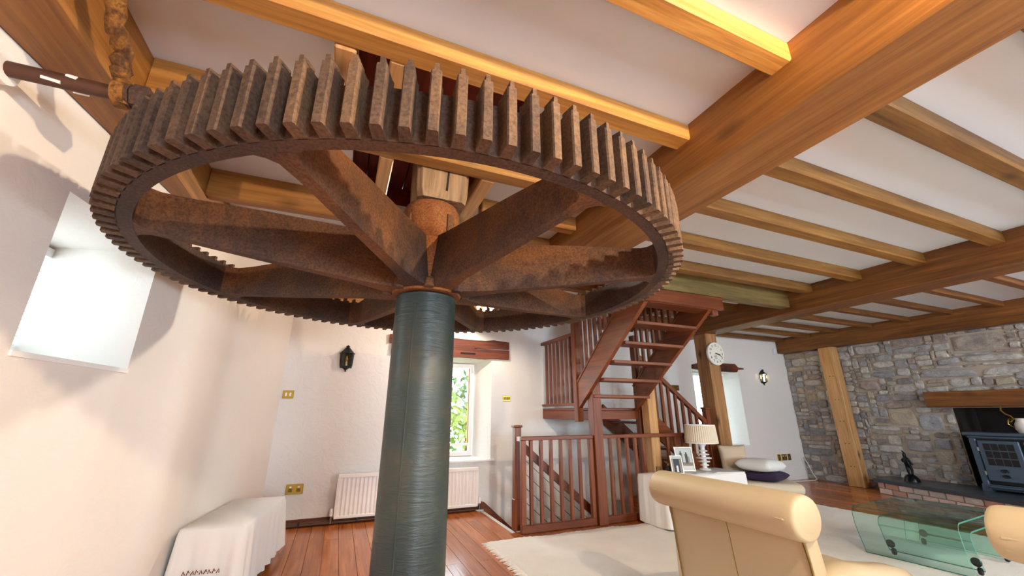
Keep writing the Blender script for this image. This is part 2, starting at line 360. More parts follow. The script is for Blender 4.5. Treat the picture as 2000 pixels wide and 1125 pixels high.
for i in range(16): y = -2.5+.556*i; joist(5.82, 9.0, y-.045, y+.045, 2.82, 'oldbeam_x')
# main beams
tag(obj('ceiling_beam', MB().box(B1[0], B1[1], -3.5, 5.99, 2.58, 2.93, .012), 'beam_y', smooth=False), 'massive orange-brown ceiling beam passing just right of the gear wheel', 'beam')
tag(obj('ceiling_beam', MB().box(B2[0], B2[1], -3.5, 5.99, 2.58, 2.93, .012), 'oldbeam_y'), 'dark brown ceiling beam resting on the post with the clock', 'beam')
tag(obj('ceiling_beam', MB().box(B3, SX-.005, -3.5, 5.99, 2.575, 2.93, .01), 'oldbeam_y'), 'reddish brown ceiling beam along the top of the stone wall', 'beam')
lb = MB().prism([(lx(-3.5)+.01, -3.5), (-1.0, -3.5), (-1.0, 3.66), (lx(3.66)+.004, 3.66)], 'z', 2.58, 2.93)
tag(obj('ceiling_beam', lb, 'beam_y'), 'broad orange wall-plate beam along the left wall above the shaft', 'beam')
# windows
def window(n, f, h, th, bars_z=(), cols=None, mat='white_paint'):
    u0, u1, z0, z1 = h[4:]; root = struct(obj('window_%d' % n, MB().box(-.001, .001, -.001, .001, 0, .002), mat)) if False else None
    d0, d1 = th-.10, th-.04
    def bx(a, b, c, e, dd0=d0, dd1=d1):
        mb = MB(); vs = [f(u, z, d) for u in (a, b) for d in (dd0, dd1) for z in (c, e)]
        return mb.add(vs, [(0, 1, 3, 2), (4, 6, 7, 5), (0, 4, 5, 1), (2, 3, 7, 6), (0, 2, 6, 4), (1, 5, 7, 3)])
    mb = bx(u0, u1, z0, z0+.06); 
    for r in ((u0, u1, z1-.06, z1), (u0, u0+.05, z0+.06, z1-.06), (u1-.05, u1, z0+.06, z1-.06)): q = bx(*r); mb.add(q.v, q.f)
    root = struct(obj('window_%d' % n, mb, mat))
    for zz in bars_z: obj('glazing_bar', bx(u0+.05, u1-.05, zz-.015, zz+.015), mat, root)
    obj('pane', bx(u0+.05, u1-.05, z0+.06, z1-.06, th-.075, th-.071), 'window_glass', root)
    return root, bx
w1, bx1 = window(1, fB, BW, .42, (.84,))
obj('window_sill', MB().box(.86, 2.21, 5.97, 6.33, .625, .652, .004), 'white_paint', w1)
obj('casement', bx1(1.865, 1.885, .86, 1.99, .29, .32), 'pine_z', w1); obj('casement', bx1(1.04, 1.06, .86, 1.99, .29, .32), 'pine_z', w1)
w2, bx2 = window(2, fB, RW, .42, ())
obj('window_sill', MB().box(6.33, 7.66, 5.97, 6.33, .665, .692, .004), 'white_paint', w2)
w3, bx3 = window(3, fL, LW, .66, ())
obj('window_sill', MB().add([fL(u, z, d) for u in (2.13, 2.85) for d in (-.008, .62) for z in (1.508, 1.53)], [(0, 1, 3, 2), (4, 6, 7, 5), (0, 4, 5, 1), (2, 3, 7, 6), (0, 2, 6, 4), (1, 5, 7, 3)]), 'white_paint', w3)
w4, bx4 = window(4, fR, (.6, 1.8, 1.0, 2.1)*2, .3, (1.5,)); w5, bx5 = window(5, fR, (5.6, 6.8, 1.0, 2.1)*2, .3, (1.5,))  # last two are invented rear-wall windows, added for fill light
def blind(f, h, d, n, label, step=.045):
    u0, u1, z0, z1 = h[4:]; p0 = f((u0+u1)/2, z0, d)
    t = thing('venetian_blind', label, 'blind', p0)
    def bx(a, b, c, e, q0, q1, tilt=0):
        return MB().add([f(u, z+(tilt if dd == q0 else 0), dd) for u in (a, b) for dd in (q0, q1) for z in (c, e)], [(0, 1, 3, 2), (4, 6, 7, 5), (0, 4, 5, 1), (2, 3, 7, 6), (0, 2, 6, 4), (1, 5, 7, 3)])
    obj('headrail', bx(u0+.01, u1-.01, z1-.06, z1-.01, d-.03, d+.03), 'plastic_white', t)
    s0 = obj('slat', bx(u0+.015, u1-.015, z0+.03, z0+.032, d-.012, d+.012, .004), 'plastic_white', t)
    for i in range(1, int((z1-.09-z0-.03)/step)): inst(s0, t, (0, 0, i*step))
blind(fB, RW, .25, 0, 'white slatted blind in the right-hand window behind the clock post')
blind(fL, LW, .52, 0, 'white slatted blind in the deep window of the left wall')
# timber lintels over the back windows
lt = thing('window_lintel', 'old red-brown timber lintel over the window behind the iron column', 'lintel', (1.5, 5.98, 2.12))
def ragged(x0, x1, z0, z1, y0, y1, n=14, j=.014):
    top = [(x0+(x1-x0)*i/n, z1+random.uniform(-j, j)) for i in range(n+1)]; bot = [(x1-(x1-x0)*i/n, z0+random.uniform(-j*.5, j*.5)) for i in range(n+1)]
    return MB().prism(bot[::-1]+top[::-1], 'y', y0, y1)
obj('upper_board', ragged(.56, 2.43, 2.275, 2.405, 5.955, 6.03), 'lintel_x', lt); obj('lower_board', ragged(.6, 2.43, 2.115, 2.265, 5.95, 6.03), 'lintel_x', lt)
obj('mortise', MB().box(1.62, 1.86, 5.946, 5.952, 2.165, 2.195), 'soot', lt)
l2 = MB().prism([(6.35, 2.14), (6.55, 2.115), (7.55, 2.11), (7.6, 2.17), (7.76, 2.175), (7.76, 2.2), (7.6, 2.21), (7.52, 2.28), (6.6, 2.27), (6.36, 2.22)], 'y', 5.95, 6.02)
tag(obj('window_lintel', l2, 'lintel_x'), 'dark rough timber lintel over the window behind the clock post', 'lintel')
# garden seen through the windows
def bush(loc, sx, sy, sz, label, mt, n=700):
    mb = MB(); rr = random.Random(int(loc[0]*10))
    for i in range(n):
        th, ph = rr.uniform(0, 2*PI), math.acos(rr.uniform(-.2, 1)); r = rr.uniform(.72, 1)
        p = Vector((loc[0]+sx*r*math.sin(ph)*math.cos(th), loc[1]+sy*r*math.sin(ph)*math.sin(th), loc[2]+sz*max(0, r*math.cos(ph)+.1)))
        d = Vector((rr.gauss(0, 1), rr.gauss(0, 1), rr.gauss(0, 1))).normalized()*rr.uniform(.08, .18); e = d.cross(Vector((rr.gauss(0, 1), rr.gauss(0, 1), rr.gauss(0, 1)))).normalized()*.06
        mb.add([p-d, p+e, p+d, p-e], [(0, 1, 2, 3)])
    t = thing('garden_shrub', label, 'shrub', loc)
    o = obj('foliage', mb, mt, t); o['kind'] = 'stuff'
    obj('stem', MB().tube([(loc[0], loc[1], loc[2]-.05), (loc[0], loc[1], loc[2]+sz*.7)], .05, 6), 'lintel_z', t)
bush((2.0, 10.2, -.2), 1.6, .9, 2.0, 'yellow-green shrub outside the window behind the column', 'foliage_light')
bush((3.6, 12.2, -.2), 1.8, .9, 2.6, 'taller green shrub farther out behind the column window', 'foliage')
struct(obj('trim_7', MB().box(-14, 22, 6.5, 22, -.3, -.2), 'grass_ground'))
# ------------------------------------------------------------------ gear wheel
GX, GY, GZ = .4202, 2.3953, 2.05
gear = thing('gear_wheel', 'huge rusty cast-iron spur gear wheel with eight spokes', 'gear wheel', (GX, GY, GZ-.1))
NT = 120; RT, RR, RI = 1.487, 1.418, 1.366
def P2(r, a): return (GX+r*math.cos(a), GY+r*math.sin(a))
rim = MB(); n = 240; vs = []
for k in range(n):
    a = 2*PI*k/n
    for r, z in ((RI, GZ), (RR, GZ), (RR, GZ+.19), (RI+.015, GZ+.19), (RI, GZ+.17)): x, y = P2(r, a); vs.append((x, y, z))
rim.add(vs, [(k*5+i, k*5+(i+1) % 5, ((k+1) % n)*5+(i+1) % 5, ((k+1) % n)*5+i) for k in range(n) for i in range(5)])
rimo = obj('rim', rim, 'rust_shaded', gear, smooth=40)
# one tooth, then copies turned about the wheel's axis
def tooth_mb():
    mb = MB(); hw0, hw1 = .0185, .0165
    prof = [(RR-.004, -.0225), (RR+.008, -hw0), (RT-.006, -hw1), (RT, -hw1+.004), (RT, hw1-.004), (RT-.006, hw1), (RR+.008, hw0), (RR-.004, .0225)]
    mb.prism(prof, 'z', -.0, .213)
    mb.prism([(RR+.008, -.009), (RT-.004, -.007), (RT-.004, .007), (RR+.008, .009)], 'z', .213, .240)
    return mb
me = None
for k in range(NT):
    a = math.radians(-109.5+3*k)
    if me is None:
        tb = tooth_mb(); me = bpy.data.meshes.new('tooth'); me.from_pydata(tb.v, [], tb.f); me.materials.append(M['rust_tooth'])
        bm = bmesh.new(); bm.from_mesh(me); bmesh.ops.recalc_face_normals(bm, faces=bm.faces); bm.to_mesh(me); bm.free()
    o = bpy.data.objects.new('tooth', me); COL.objects.link(o); o.parent = gear; o.location = (0, 0, .1); o.rotation_euler = (0, 0, a)
# spokes: deep webs, deeper at the hub, with flared feet at the rim
def spoke_mb():
    mb = MB(); st = [(.12, .055, .050, -.055, .275), (.20, .082, .045, -.055, .272), (.30, .052, .034, -.052, .268), (.42, .034, .028, -.046, .262), (.9, .026, .024, -.025, .225), (1.22, .027, .025, -.005, .19), (1.31, .034, .034, .0, .182), (1.345, .055, .055, .0, .18), (1.372, .10, .10, .002, .178)]
    vs = []
    for r, w, wt, z0, z1 in st: vs += [(r, -w, z0), (r, w, z0), (r, wt, z1), (r, -wt, z1)]
    fs = [(0, 3, 2, 1), tuple(4*(len(st)-1)+i for i in range(4))]+[(4*i+j, 4*i+(j+1) % 4, 4*i+4+(j+1) % 4, 4*i+4+j) for i in range(len(st)-1) for j in range(4)]
    return mb.add(vs, fs)
sb = spoke_mb(); sme = bpy.data.meshes.new('spoke'); sme.from_pydata(sb.v, [], sb.f); sme.materials.append(M['rust'])
bm = bmesh.new(); bm.from_mesh(sme); bmesh.ops.recalc_face_normals(bm, faces=bm.faces); bm.to_mesh(sme); bm.free()
for k in range(8):
    o = bpy.data.objects.new('spoke', sme); COL.objects.link(o); o.parent = gear; o.location = (0, 0, .1); o.rotation_euler = (0, 0, math.radians(-120+45*k))
obj('hub', MB().lathe([(.10, 1.985), (.205, 1.985), (.215, 2.0), (.212, 2.02), (.212, 2.05), (.208, 2.315), (.10, 2.318)], (GX, GY, 0), 32), 'rust_orange', gear, smooth=40)
hb = obj('hub_drum', MB().lathe([(.10, 2.30), (.183, 2.30), (.185, 2.34), (.183, 2.545), (.165, 2.585), (.13, 2.60), (.08, 2.60)], (GX, GY, 0), 32), 'rust_orange', gear, smooth=40)
for a in (-150, -62, 40, 110):
    ca, sa = math.cos(math.radians(a)), math.sin(math.radians(a)); mbk = MB(); p = Vector((GX+.18*ca, GY+.18*sa, 2.4)); sd = Vector((-sa, ca, 0)); ou = Vector((ca, sa, 0))
    mbk.beam(p-Vector((0, 0, .08)), p+Vector((0, 0, .09)), .05, .03, up=ou); obj('key_block', mbk, 'rust', hb)
for k in range(8):
    a = math.radians(-97.5+45*k); x, y = P2(.235, a); obj('bolt_lug', MB().lathe([(.0, 1.985), (.03, 1.985), (.03, 2.03), (.016, 2.045), (0, 2.045)], (x, y, 0), 8), 'rust', gear)
# ------------------------------------------------------------------ column
colm = thing('iron_column', 'thick dark green painted iron column carrying the gear wheel', 'column', (GX, GY, 0))
obj('shaft', MB().lathe([(.0, 0), (.192, 0), (.190, .4), (.184, 1.2), (.180, 1.97), (.12, 1.975), (.0, 1.975)], (GX, GY, 0), 48), 'column_paint', colm, smooth=50)
obj('base_collar', MB().lathe([(.18, 0), (.235, 0), (.235, .03), (.205, .055), (.18, .055)], (GX, GY, 0), 40), 'column_paint', colm, smooth=40)
a = math.radians(-122); obj('seam', MB().tube([(GX+.191*math.cos(a), GY+.191*math.sin(a), .05), (GX+.186*math.cos(a), GY+.186*math.sin(a), 1.0), (GX+.180*math.cos(a+.05), GY+.180*math.sin(a+.05), 1.9)], .004, 6), 'column_paint', colm)
# wooden upright shaft above the hub
sh = thing('upright_shaft', 'weathered square timber shaft rising from the hub into the ceiling well', 'shaft', (GX, GY, 2.59))
mb = MB(); vs = []; st = [(2.602, .155, .03), (2.66, .165, .03), (2.75, .168, .03), (3.12, .175, .03)]
for z, h, c in st:
    for (i, j) in ((-1, -1), (1, -1), (1, 1), (-1, 1)):
        e = [(i*h, j*(h-c)), (i*(h-c), j*h)]
        if i*j > 0: e = e
        else: e = e[::-1]
        for q in (e if True else e): vs.append((GX+.035+q[0], GY+q[1], z))
vs2 = []
for li, (z, h, c) in enumerate(st):
    ring = vs[li*8:li*8+8]; cx, cy = GX+.035, GY; ring = sorted(ring, key=lambda p: math.atan2(p[1]-cy, p[0]-cx)); vs2 += ring
fs = [tuple(range(8)), tuple(range(24, 32))]+[(l*8+i, l*8+(i+1) % 8, l*8+8+(i+1) % 8, l*8+8+i) for l in range(3) for i in range(8)]
obj('timber', mb.add(vs2, fs), 'greywood_z', sh)
obj('iron_spigot', MB().lathe([(.0, 2.592), (.135, 2.592), (.14, 2.60), (.13, 2.602), (0, 2.602)], (GX+.0, GY, 0), 20), 'black_iron', sh, smooth=40)
obj('crack', MB().beam((GX+.055, GY-.168, 2.66), (GX+.075, GY-.176, 3.11), .012, .006, up=(0, 1, 0)), 'soot', sh)
# ------------------------------------------------------------------ lay shaft on the left wall
ls = thing('lay_shaft', 'brown iron shaft stub sticking out of the left wall with flaking white paint', 'shaft', (-1.2, 1.66, 2.43))
obj('rod', MB().tube([(-1.36, 1.66, 2.43), (-.80, 1.66, 2.43)], .027, 16), 'copper_pipe', ls, smooth=40)
obj('sleeve', MB().lathe([(.03, -1.36), (.055, -1.36), (.055, -1.185), (.03, -1.185)], (0, 1.66, 2.43), 24, 'x'), 'white_paint', ls, smooth=40)
obj('nut', MB().lathe([(.0, -.80), (.05, -.80), (.05, -.845), (.027, -.845)], (0, 1.66, 2.43), 6, 'x'), 'rust', ls)
obj('washer', MB().lathe([(.02, -.85), (.045, -.85), (.045, -.865), (.02, -.865)], (0, 1.66, 2.43), 20, 'x'), 'rust', ls, smooth=40)
for (xx, an, l) in ((-1.09, .6, .05), (-1.02, 2.2, .04), (-.9, 1.2, .035), (-1.03, -.5, .03)):
    mbp = MB().tube([(xx, 1.66-.0262*math.cos(an)*.98, 2.43-.0262*math.sin(an)*.98), (xx+l, 1.66-.0262*math.cos(an+.2), 2.43-.0262*math.sin(an+.2))], .007, 5); obj('paint_flake', mbp, 'white_paint', ls)
hg = thing('iron_hanger', 'rusty wavy flat-iron hanger holding the shaft end below the ceiling', 'hanger', (-.87, 1.66, 2.4))
pts = [(-.86, 1.30, 2.87), (-.87, 1.40, 2.70), (-.88, 1.50, 2.60), (-.875, 1.585, 2.555), (-.885, 1.61, 2.50), (-.88, 1.64, 2.465), (-.872, 1.66, 2.395)]
mbh = MB(); sm = []
for i in range(len(pts)-1):
    for t in (0, .25, .5, .75):
        p = Vector(pts[i]).lerp(Vector(pts[i+1]), t); sm.append(p+Vector((random.uniform(-.006, .006), random.uniform(-.006, .006), 0)))
sm.append(Vector(pts[-1])); mbh.tube(sm, [random.uniform(.024, .034) for _ in sm], 8); obj('strap', mbh, 'rust_yellow', hg, smooth=60)
obj('eye', MB().lathe([(.028, -.90), (.05, -.90), (.052, -.875), (.05, -.862), (.028, -.862)], (0, 1.66, 2.43), 16, 'x'), 'rust_yellow', hg, smooth=40)
# ------------------------------------------------------------------ ceiling spot lamps
def spotlight(loc, e, label, aim=None, ae=0, col=(1, .76, .45), r=.03, grp=None, glowm='bulb_glow'):
    x, y, z = loc; t = thing('ceiling_lamp', label, 'lamp', (x, y, z), group=grp)
    obj('stem', MB().tube([(x, y, z+.05), (x, y, 2.9)], .008, 8), 'brass', t)
    obj('mount', MB().lathe([(0, 2.88), (.045, 2.88), (.05, 2.9), (0, 2.9)], (x, y, 0), 16), 'brass', t, smooth=40)
    obj('cup', MB().lathe([(.012, z+.06), (.03, z+.055), (.036, z+.03), (.033, z+.03), (.012, z+.05)], (x, y, 0), 16), 'brass', t, smooth=40)
    obj('bulb', MB().lathe([(0, z-.03), (.018, z-.022), (.026, z), (.02, z+.022), (.01, z+.04), (0, z+.04)], (x, y, 0), 14), glowm, t, smooth='all')
    l = bpy.data.lights.new('lamp_light', 'POINT'); l.energy = e; l.color = col; l.shadow_soft_size = r
    o = bpy.data.objects.new('lamp_light', l); COL.objects.link(o); o.parent = t; o.location = (0, 0, -.06)
    if aim:
        l = bpy.data.lights.new('reflector_light', 'SPOT'); l.energy = ae; l.color = col; l.shadow_soft_size = r; l.spot_size = math.radians(100); l.spot_blend = .5
        o = bpy.data.objects.new('reflector_light', l); COL.objects.link(o); o.parent = t; o.location = (0, 0, -.06); o.rotation_euler = (Vector(aim)-Vector(loc)).to_track_quat('-Z', 'Y').to_euler()
spotlight((1.55, -.42, 2.70), 300, 'bare ceiling lamp above and behind the viewer beside the big beam', col=(1, .79, .54))
spotlight((1.595, 5.02, 2.68), 70, 'small lit reflector bulb hanging from the ceiling seen below the far rim of the gear', aim=(.3, 1.5, 1.9), ae=210, col=(1, .88, .74))
spotlight((3.6, -1.2, 2.74), 75, 'added unseen fill lamp behind the viewer in the middle bay', col=(1, .86, .7))  # lamp added out of view to brighten the middle bay
spotlight((7.2, -.6, 2.72), 150, 'added unseen fill lamp in the right bay in front of the fireplace', col=(1, .93, .84))  # another added lamp out of view, lifts the right bay
# ------------------------------------------------------------------ stairs
# upper open-tread flight, rising from the landing towards the viewer
upf = thing('open_staircase', 'steep red-brown open-tread wooden stair rising from the landing to the ceiling', 'staircase', (3.54, 4.2, 1.3))
sl = .83
def zu(y): return 2.47-sl*(y-3.96)          # upper edge of the strings
def zd(y): return zu(y)-.44
Y0, Y1 = 3.40, 4.92
poly = [(Y1, zd(Y1)+.10), (Y1, zu(Y1)), (Y0, zu(Y0)), (Y0, zd(Y0))]
sL = obj('string', MB().prism(poly, 'x', 3.02, 3.075), 'redwood_y', upf); sR = obj('string', MB().prism(poly, 'x', 4.0, 4.055), 'redwood_y', upf)
for s, x0 in ((sL, 3.015), (sR, 3.995)):
    obj('moulding', MB().beam((x0+.03, Y1, zu(Y1)-.012+.02), (x0+.03, Y0, zu(Y0)-.012+.02), .07, .024), 'redwood_y', s)
for k in range(-1, 5):
    y = 3.72+.24*k; z = 2.315-.2*k
    obj('tread', MB().box(3.075, 4.0, y-.11, y+.115, z-.022, z+.018, .006), 'redwood_x', upf)
obj('header_board', MB().box(3.0, 4.2, 3.345, 3.40, 2.50, 2.655, .006), 'redwood_x', upf)
obj('header_block', MB().box(4.06, 4.16, 3.40, 3.47, 2.44, 2.72, .006), 'redwood_z', upf)
b0 = None
for side, x0 in ((0, 3.048), (1, 4.028)):
    y = 4.78
    while y > 3.45:
        z0 = zu(y)+.012
        if b0 is None: b0 = obj('baluster', MB().box(x0-.018, x0+.018, y-.018, y+.018, z0-.02, z0+.80), 'redwood_z', upf); yb, zb, xb = y, z0, x0
        else: inst(b0, upf, (x0-xb, y-yb, z0-zb))
        y -= .118
    a, b = 4.9, 3.42
    obj('handrail', MB().beam((x0, a, zu(a)+.83), (x0, b, zu(b)+.83), .06, .055), 'redwood_y', upf)
# landing
ld = thing('stair_landing', 'small red-brown landing on the back wall with baluster railing', 'landing', (3.6, 5.45, 1.25))
obj('deck', MB().box(3.03, 4.15, 4.96, 5.99, 1.335, 1.37, .004), 'redwood_x', ld)
obj('fascia', MB().box(3.03, 3.075, 4.97, 5.99, 1.215, 1.335, .006), 'redwood_y', ld); obj('fascia', MB().box(3.075, 4.15, 4.93, 4.97, 1.215, 1.335, .006), 'redwood_x', ld)
for xx in (3.4, 3.75): obj('bearer', MB().box(xx, xx+.05, 4.97, 5.99, 1.215, 1.335), 'redwood_y', ld)
obj('newel', MB().box(3.0, 3.095, 4.88, 4.975, 1.19, 2.60, .006), 'redwood_z', ld)
obj('newel', MB().box(4.06, 4.17, 4.90, 5.0, 0.003, 2.45, .006), 'redwood_z', ld)
obj('bottom_rail', MB().box(3.02, 3.08, 4.975, 5.99, 1.40, 1.435, .004), 'redwood_y', ld); obj('handrail', MB().box(3.015, 3.085, 4.975, 5.99, 2.38, 2.43, .006), 'redwood_y', ld)
b0 = obj('baluster', MB().box(3.032, 3.068, 5.08, 5.116, 1.43, 2.385), 'redwood_z', ld)
for i in range(1, 7): inst(b0, ld, (0, .125*i, 0))
# lower flight along the back wall
lf = thing('lower_staircase', 'red-brown stair flight descending right from the landing behind the lamp', 'staircase', (5.0, 5.4, 0))
def za(x): return 1.42-.80*(x-4.2)
for y0, y1 in ((4.93, 4.98), (5.94, 5.985)):
    obj('string', MB().prism([(4.17, za(4.17)), (5.93, za(5.93)), (5.93, .003), (5.66, .003), (4.17, za(4.17)-.34)], 'y', y0, y1), 'redwood_x', lf)
for i in range(1, 7):
    x = 4.15+.245*i; z = 1.37-.196*i
    obj('tread', MB().box(x-.13, x+.13, 4.98, 5.94, z-.035, z, .004), 'redwood_y', lf)
a, b = 4.18, 5.40
obj('handrail', MB().beam((a, 4.955, za(a)+.69), (b, 4.955, za(b)+.69), .06, .06), 'redwood_x', lf)
x = 4.30; b0 = None
while x < 5.34:
    z0 = za(x)-.01
    if b0 is None: b0 = obj('baluster', MB().box(x-.02, x+.02, 4.937, 4.973, z0, z0+.69), 'redwood_z', lf); xb, zb = x, z0
    else: inst(b0, lf, (x-xb, 0, z0-zb))
    x += .13
obj('newel', MB().box(5.385, 5.475, 4.91, 5.0, .003, 1.36, .005), 'redwood_z', lf); obj('newel_cap', MB().box(5.37, 5.49, 4.895, 5.015, 1.36, 1.39, .01), 'redwood_z', lf)
# descending flight in the stairwell
df = thing('stairwell_staircase', 'stair flight going down inside the railed stairwell', 'staircase', (3.2, 5.4, -2.2))
for i in range(1, 11): x = 2.06+.235*i; obj('tread', MB().box(x-.24, x+.01, 4.76, 5.95, -.2*i-.035, -.2*i), 'redwood_y', df)
obj('wall_string', MB().prism([(2.0, .004), (2.0, .11), (2.06, .09), (4.4, -1.9), (4.4, -2.15), (2.06, -.17), (2.06, .004)], 'y', 5.96, 5.995), 'redwood_x', df)
dh = thing('stairwell_handrail', 'sloping red-brown handrail with thin wires dropping into the stairwell behind the railing', 'handrail', (2.6, 4.86, -.2))
obj('rail', MB().beam((2.13, 4.86, .935), (4.3, 4.86, -.86), .05, .085), 'redwood_x', dh)
for i in range(6):
    z = .80-.155*i; obj('wire', MB().tube([(2.13, 4.86, z), (4.3, 4.86, z-1.795)], .0035, 5), 'black_iron', dh)
# railing round the stairwell
gt = thing('stairwell_railing', 'low red-brown baluster railing along the edge of the stairwell', 'railing', (3.0, 4.65, 0))
def newel(x, y, s, h, par, cap=True):
    obj('newel', MB().box(x-s/2, x+s/2, y-s/2, y+s/2, .003, h, .005), 'redwood_z', par)
    if cap: obj('newel_cap', MB().box(x-s/2-.015, x+s/2+.015, y-s/2-.015, y+s/2+.015, h, h+.025, .008), 'redwood_z', par)
newel(2.075, 4.83, .085, 1.13, gt)
obj('newel_plinth', MB().box(2.025, 2.125, 4.78, 4.88, .003, .33, .006), 'redwood_z', gt)
for (xa, xb_) in ((2.05, 3.055), (3.195, 4.05), (4.05, 4.63)):
    obj('top_rail', MB().box(xa, xb_, 4.625, 4.695, .985, 1.03, .005), 'redwood_x', gt)
    obj('bottom_rail', MB().box(xa, xb_, 4.63, 4.69, .005, .085, .005), 'redwood_x', gt)
obj('stile', MB().box(2.05, 2.11, 4.632, 4.688, .085, .985, .003), 'redwood_z', gt); obj('stile', MB().box(3.0, 3.055, 4.632, 4.688, .085, .985, .003), 'redwood_z', gt)
obj('link_rail', MB().beam((2.075, 4.79, 1.0), (2.075, 4.69, 1.0), .05, .05), 'white_paint', gt)
b0 = obj('baluster', MB().box(2.165, 2.205, 4.64, 4.68, .085, .985, .003), 'redwood_z', gt)
for x in (2.32, 2.455, 2.59, 2.725, 2.86, 3.33, 3.465, 3.60, 3.735, 3.87, 4.30, 4.44, 4.58): inst(b0, gt, (x-2.185, 0, 0))
tag(obj('timber_post', MB().box(3.06, 3.19, 4.59, 4.72, .003, 1.715, .006), 'redwood_z'), 'square red-brown post in the railing carrying the open stair', 'post')
tag(obj('timber_post', MB().box(4.06, 4.21, 4.70, 4.85, .003, 1.95, .008), 'pine_z'), 'knotty yellow pine post between the railing and the picture frames', 'post')
tag(obj('timber_post', MB().box(5.5, 5.74, 4.81, 5.07, .003, 2.582, .01), 'postwood_z'), 'stout knotty timber post with the clock on it', 'post')
pst = tag(obj('timber_post', MB().box(8.97, 9.15, 4.88, 5.14, .003, 2.575, .006), 'pine_z'), 'plain pine post standing against the stone wall', 'post')
for z in (.35, .75, 1.15, 1.55, 2.0):
    for y in (4.97, 5.03): obj('nail_hole', MB().lathe([(0, 8.9685), (.009, 8.9685), (.009, 8.972), (0, 8.972)], (0, y, z), 8, 'x'), 'soot', pst)
# ------------------------------------------------------------------ clock
ck = thing('wall_clock', 'round cream wall clock with black numerals on the timber post', 'clock', (5.625, 4.79, 2.08))
CX, CY, CZ, CR = 5.635, 4.765, 2.235, .185
obj('case', MB().lathe([(0, CY+.04), (CR, CY+.04), (CR+.006, CY+.01), (CR, CY), (CR-.012, CY), (CR-.014, CY+.008), (0, CY+.008)], (CX, 0, CZ), 40, 'y'), 'clock_face', ck, smooth=40)
obj('dial', MB().lathe([(0, CY+.004), (CR-.013, CY+.004), (CR-.013, CY+.008), (0, CY+.008)], (CX, 0, CZ), 40, 'y'), 'clock_face', ck)
def text_mb(s, size, M4):
    cu = bpy.data.curves.new('t', 'FONT'); cu.body = s; cu.size = size; cu.align_x = 'CENTER'; cu.align_y = 'CENTER'; cu.extrude = .0008; cu.resolution_u = 3
    o = bpy.data.objects.new('t', cu); COL.objects.link(o); dg = bpy.context.evaluated_depsgraph_get(); dg.update()
    me = bpy.data.meshes.new_from_object(o.evaluated_get(dg)); mb = MB().add([M4 @ v.co for v in me.vertices], [tuple(p.vertices) for p in me.polygons])
    bpy.data.objects.remove(o); bpy.data.meshes.remove(me); return mb
for h in range(1, 13):
    a = PI/2-h*PI/6; p = Vector((CX+.135*math.cos(a), CY+.0025, CZ+.135*math.sin(a)))
    obj('numeral', text_mb(str(h), .052, Matrix.Translation(p) @ Matrix.Rotation(PI/2, 4, 'X')), 'ink', ck)
for nm, ang, L, w in (('hour_hand', 3.35*PI/6, .085, .014), ('minute_hand', 18.5*PI/30, .125, .009)):
    a = PI/2-ang; d = Vector((math.cos(a), 0, math.sin(a))); c = Vector((CX, CY-.002, CZ)); obj(nm, MB().beam(c-d*.025, c+d*L, w, .003, up=(0, 1, 0)), 'ink', ck)
for i in range(4): obj('dial_lettering', MB().box(CX-.06+.006*i, CX+.0+.004*i, CY+.002, CY+.004, CZ-.03-.016*i, CZ-.024-.016*i), 'ink', ck)
# ------------------------------------------------------------------ stones of the right wall
rs = random.Random(11); stones = []
spec = [(2.62, 3.25, 2.23, 2.52), (3.05, 3.75, 1.86, 1.99), (2.3, 3.0, 1.87, 2.0), (4.05, 4.45, 1.92, 2.04), (4.2, 4.62, 2.37, 2.54), (4.35, 4.68, 1.70, 1.90), (3.95, 4.35, 1.08, 1.38), (3.62, 3.95, 1.0, 1.3), (3.85, 4.2, .66, .86), (3.6, 3.86, .5, .72), (5.55, 5.85, 2.28, 2.46), (2.5, 3.2, 2.06, 2.17)]
def solid(y0, y1, z0, z1):
    if y0 < 3.47 and z0 < 1.38: return True
    if y0 < 3.74 and z0 < 1.64 and z1 > 1.37: return True
    return any(y0 < b-.01 and y1 > a+.01 and z0 < d-.01 and z1 > c+.01 for a, b, c, d in spec)
def stone_mb(y0, y1, z0, z1):
    n = rs.choice((9, 10, 11)); cy, cz, hy, hz = (y0+y1)/2, (z0+z1)/2, (y1-y0)/2, (z1-z0)/2; e = rs.uniform(.28, .75); pr = rs.uniform(.018, .042); ph = rs.uniform(0, 1); pts = []
    for i in range(n):
        t = 2*PI*(i+ph)/n; c, s = math.cos(t), math.sin(t); k = rs.uniform(.88, 1.06)
        pts.append((cy+hy*k*math.copysign(abs(c)**e, c), cz+hz*k*math.copysign(abs(s)**e, s)))
    tl = rs.uniform(-.07, .07); pts = [(y+(z-cz)*tl*.5, z+(y-cy)*tl) for y, z in pts]
    vs = [(SX+.01, y, z) for y, z in pts]; q = [(cy+(y-cy)*.97, cz+(z-cz)*.95) for y, z in pts]; vs += [(SX-pr*.6, y, z) for y, z in q]
    q = [(cy+(y-cy)*.82, cz+(z-cz)*.74) for y, z in pts]; vs += [(SX-pr+rs.uniform(-.006, .006), y, z) for y, z in q]
    return MB().add(vs, [(i, (i+1) % n, n+(i+1) % n, n+i) for i in range(n)]+[(n+i, n+(i+1) % n, 2*n+(i+1) % n, 2*n+i) for i in range(n)]+[tuple(range(2*n, 3*n))])
CS = .025; NY, NZ = 170, 103; occ = np.zeros((NY, NZ), bool)      # 1.75..6.0 by 0..2.575
def cellrect(y0, y1, z0, z1): return slice(max(0, round((y0-1.75)/CS)), max(0, round((y1-1.75)/CS))), slice(max(0, round(z0/CS)), max(0, round(z1/CS)))
occ[cellrect(1.75, 3.47, 0, 1.39)] = True; occ[cellrect(1.75, 3.72, 1.385, 1.635)] = True
for s in spec: occ[cellrect(*s)] = True; stones.append((s[0]+.004, s[1]-.004, s[2]+.003, s[3]-.003))
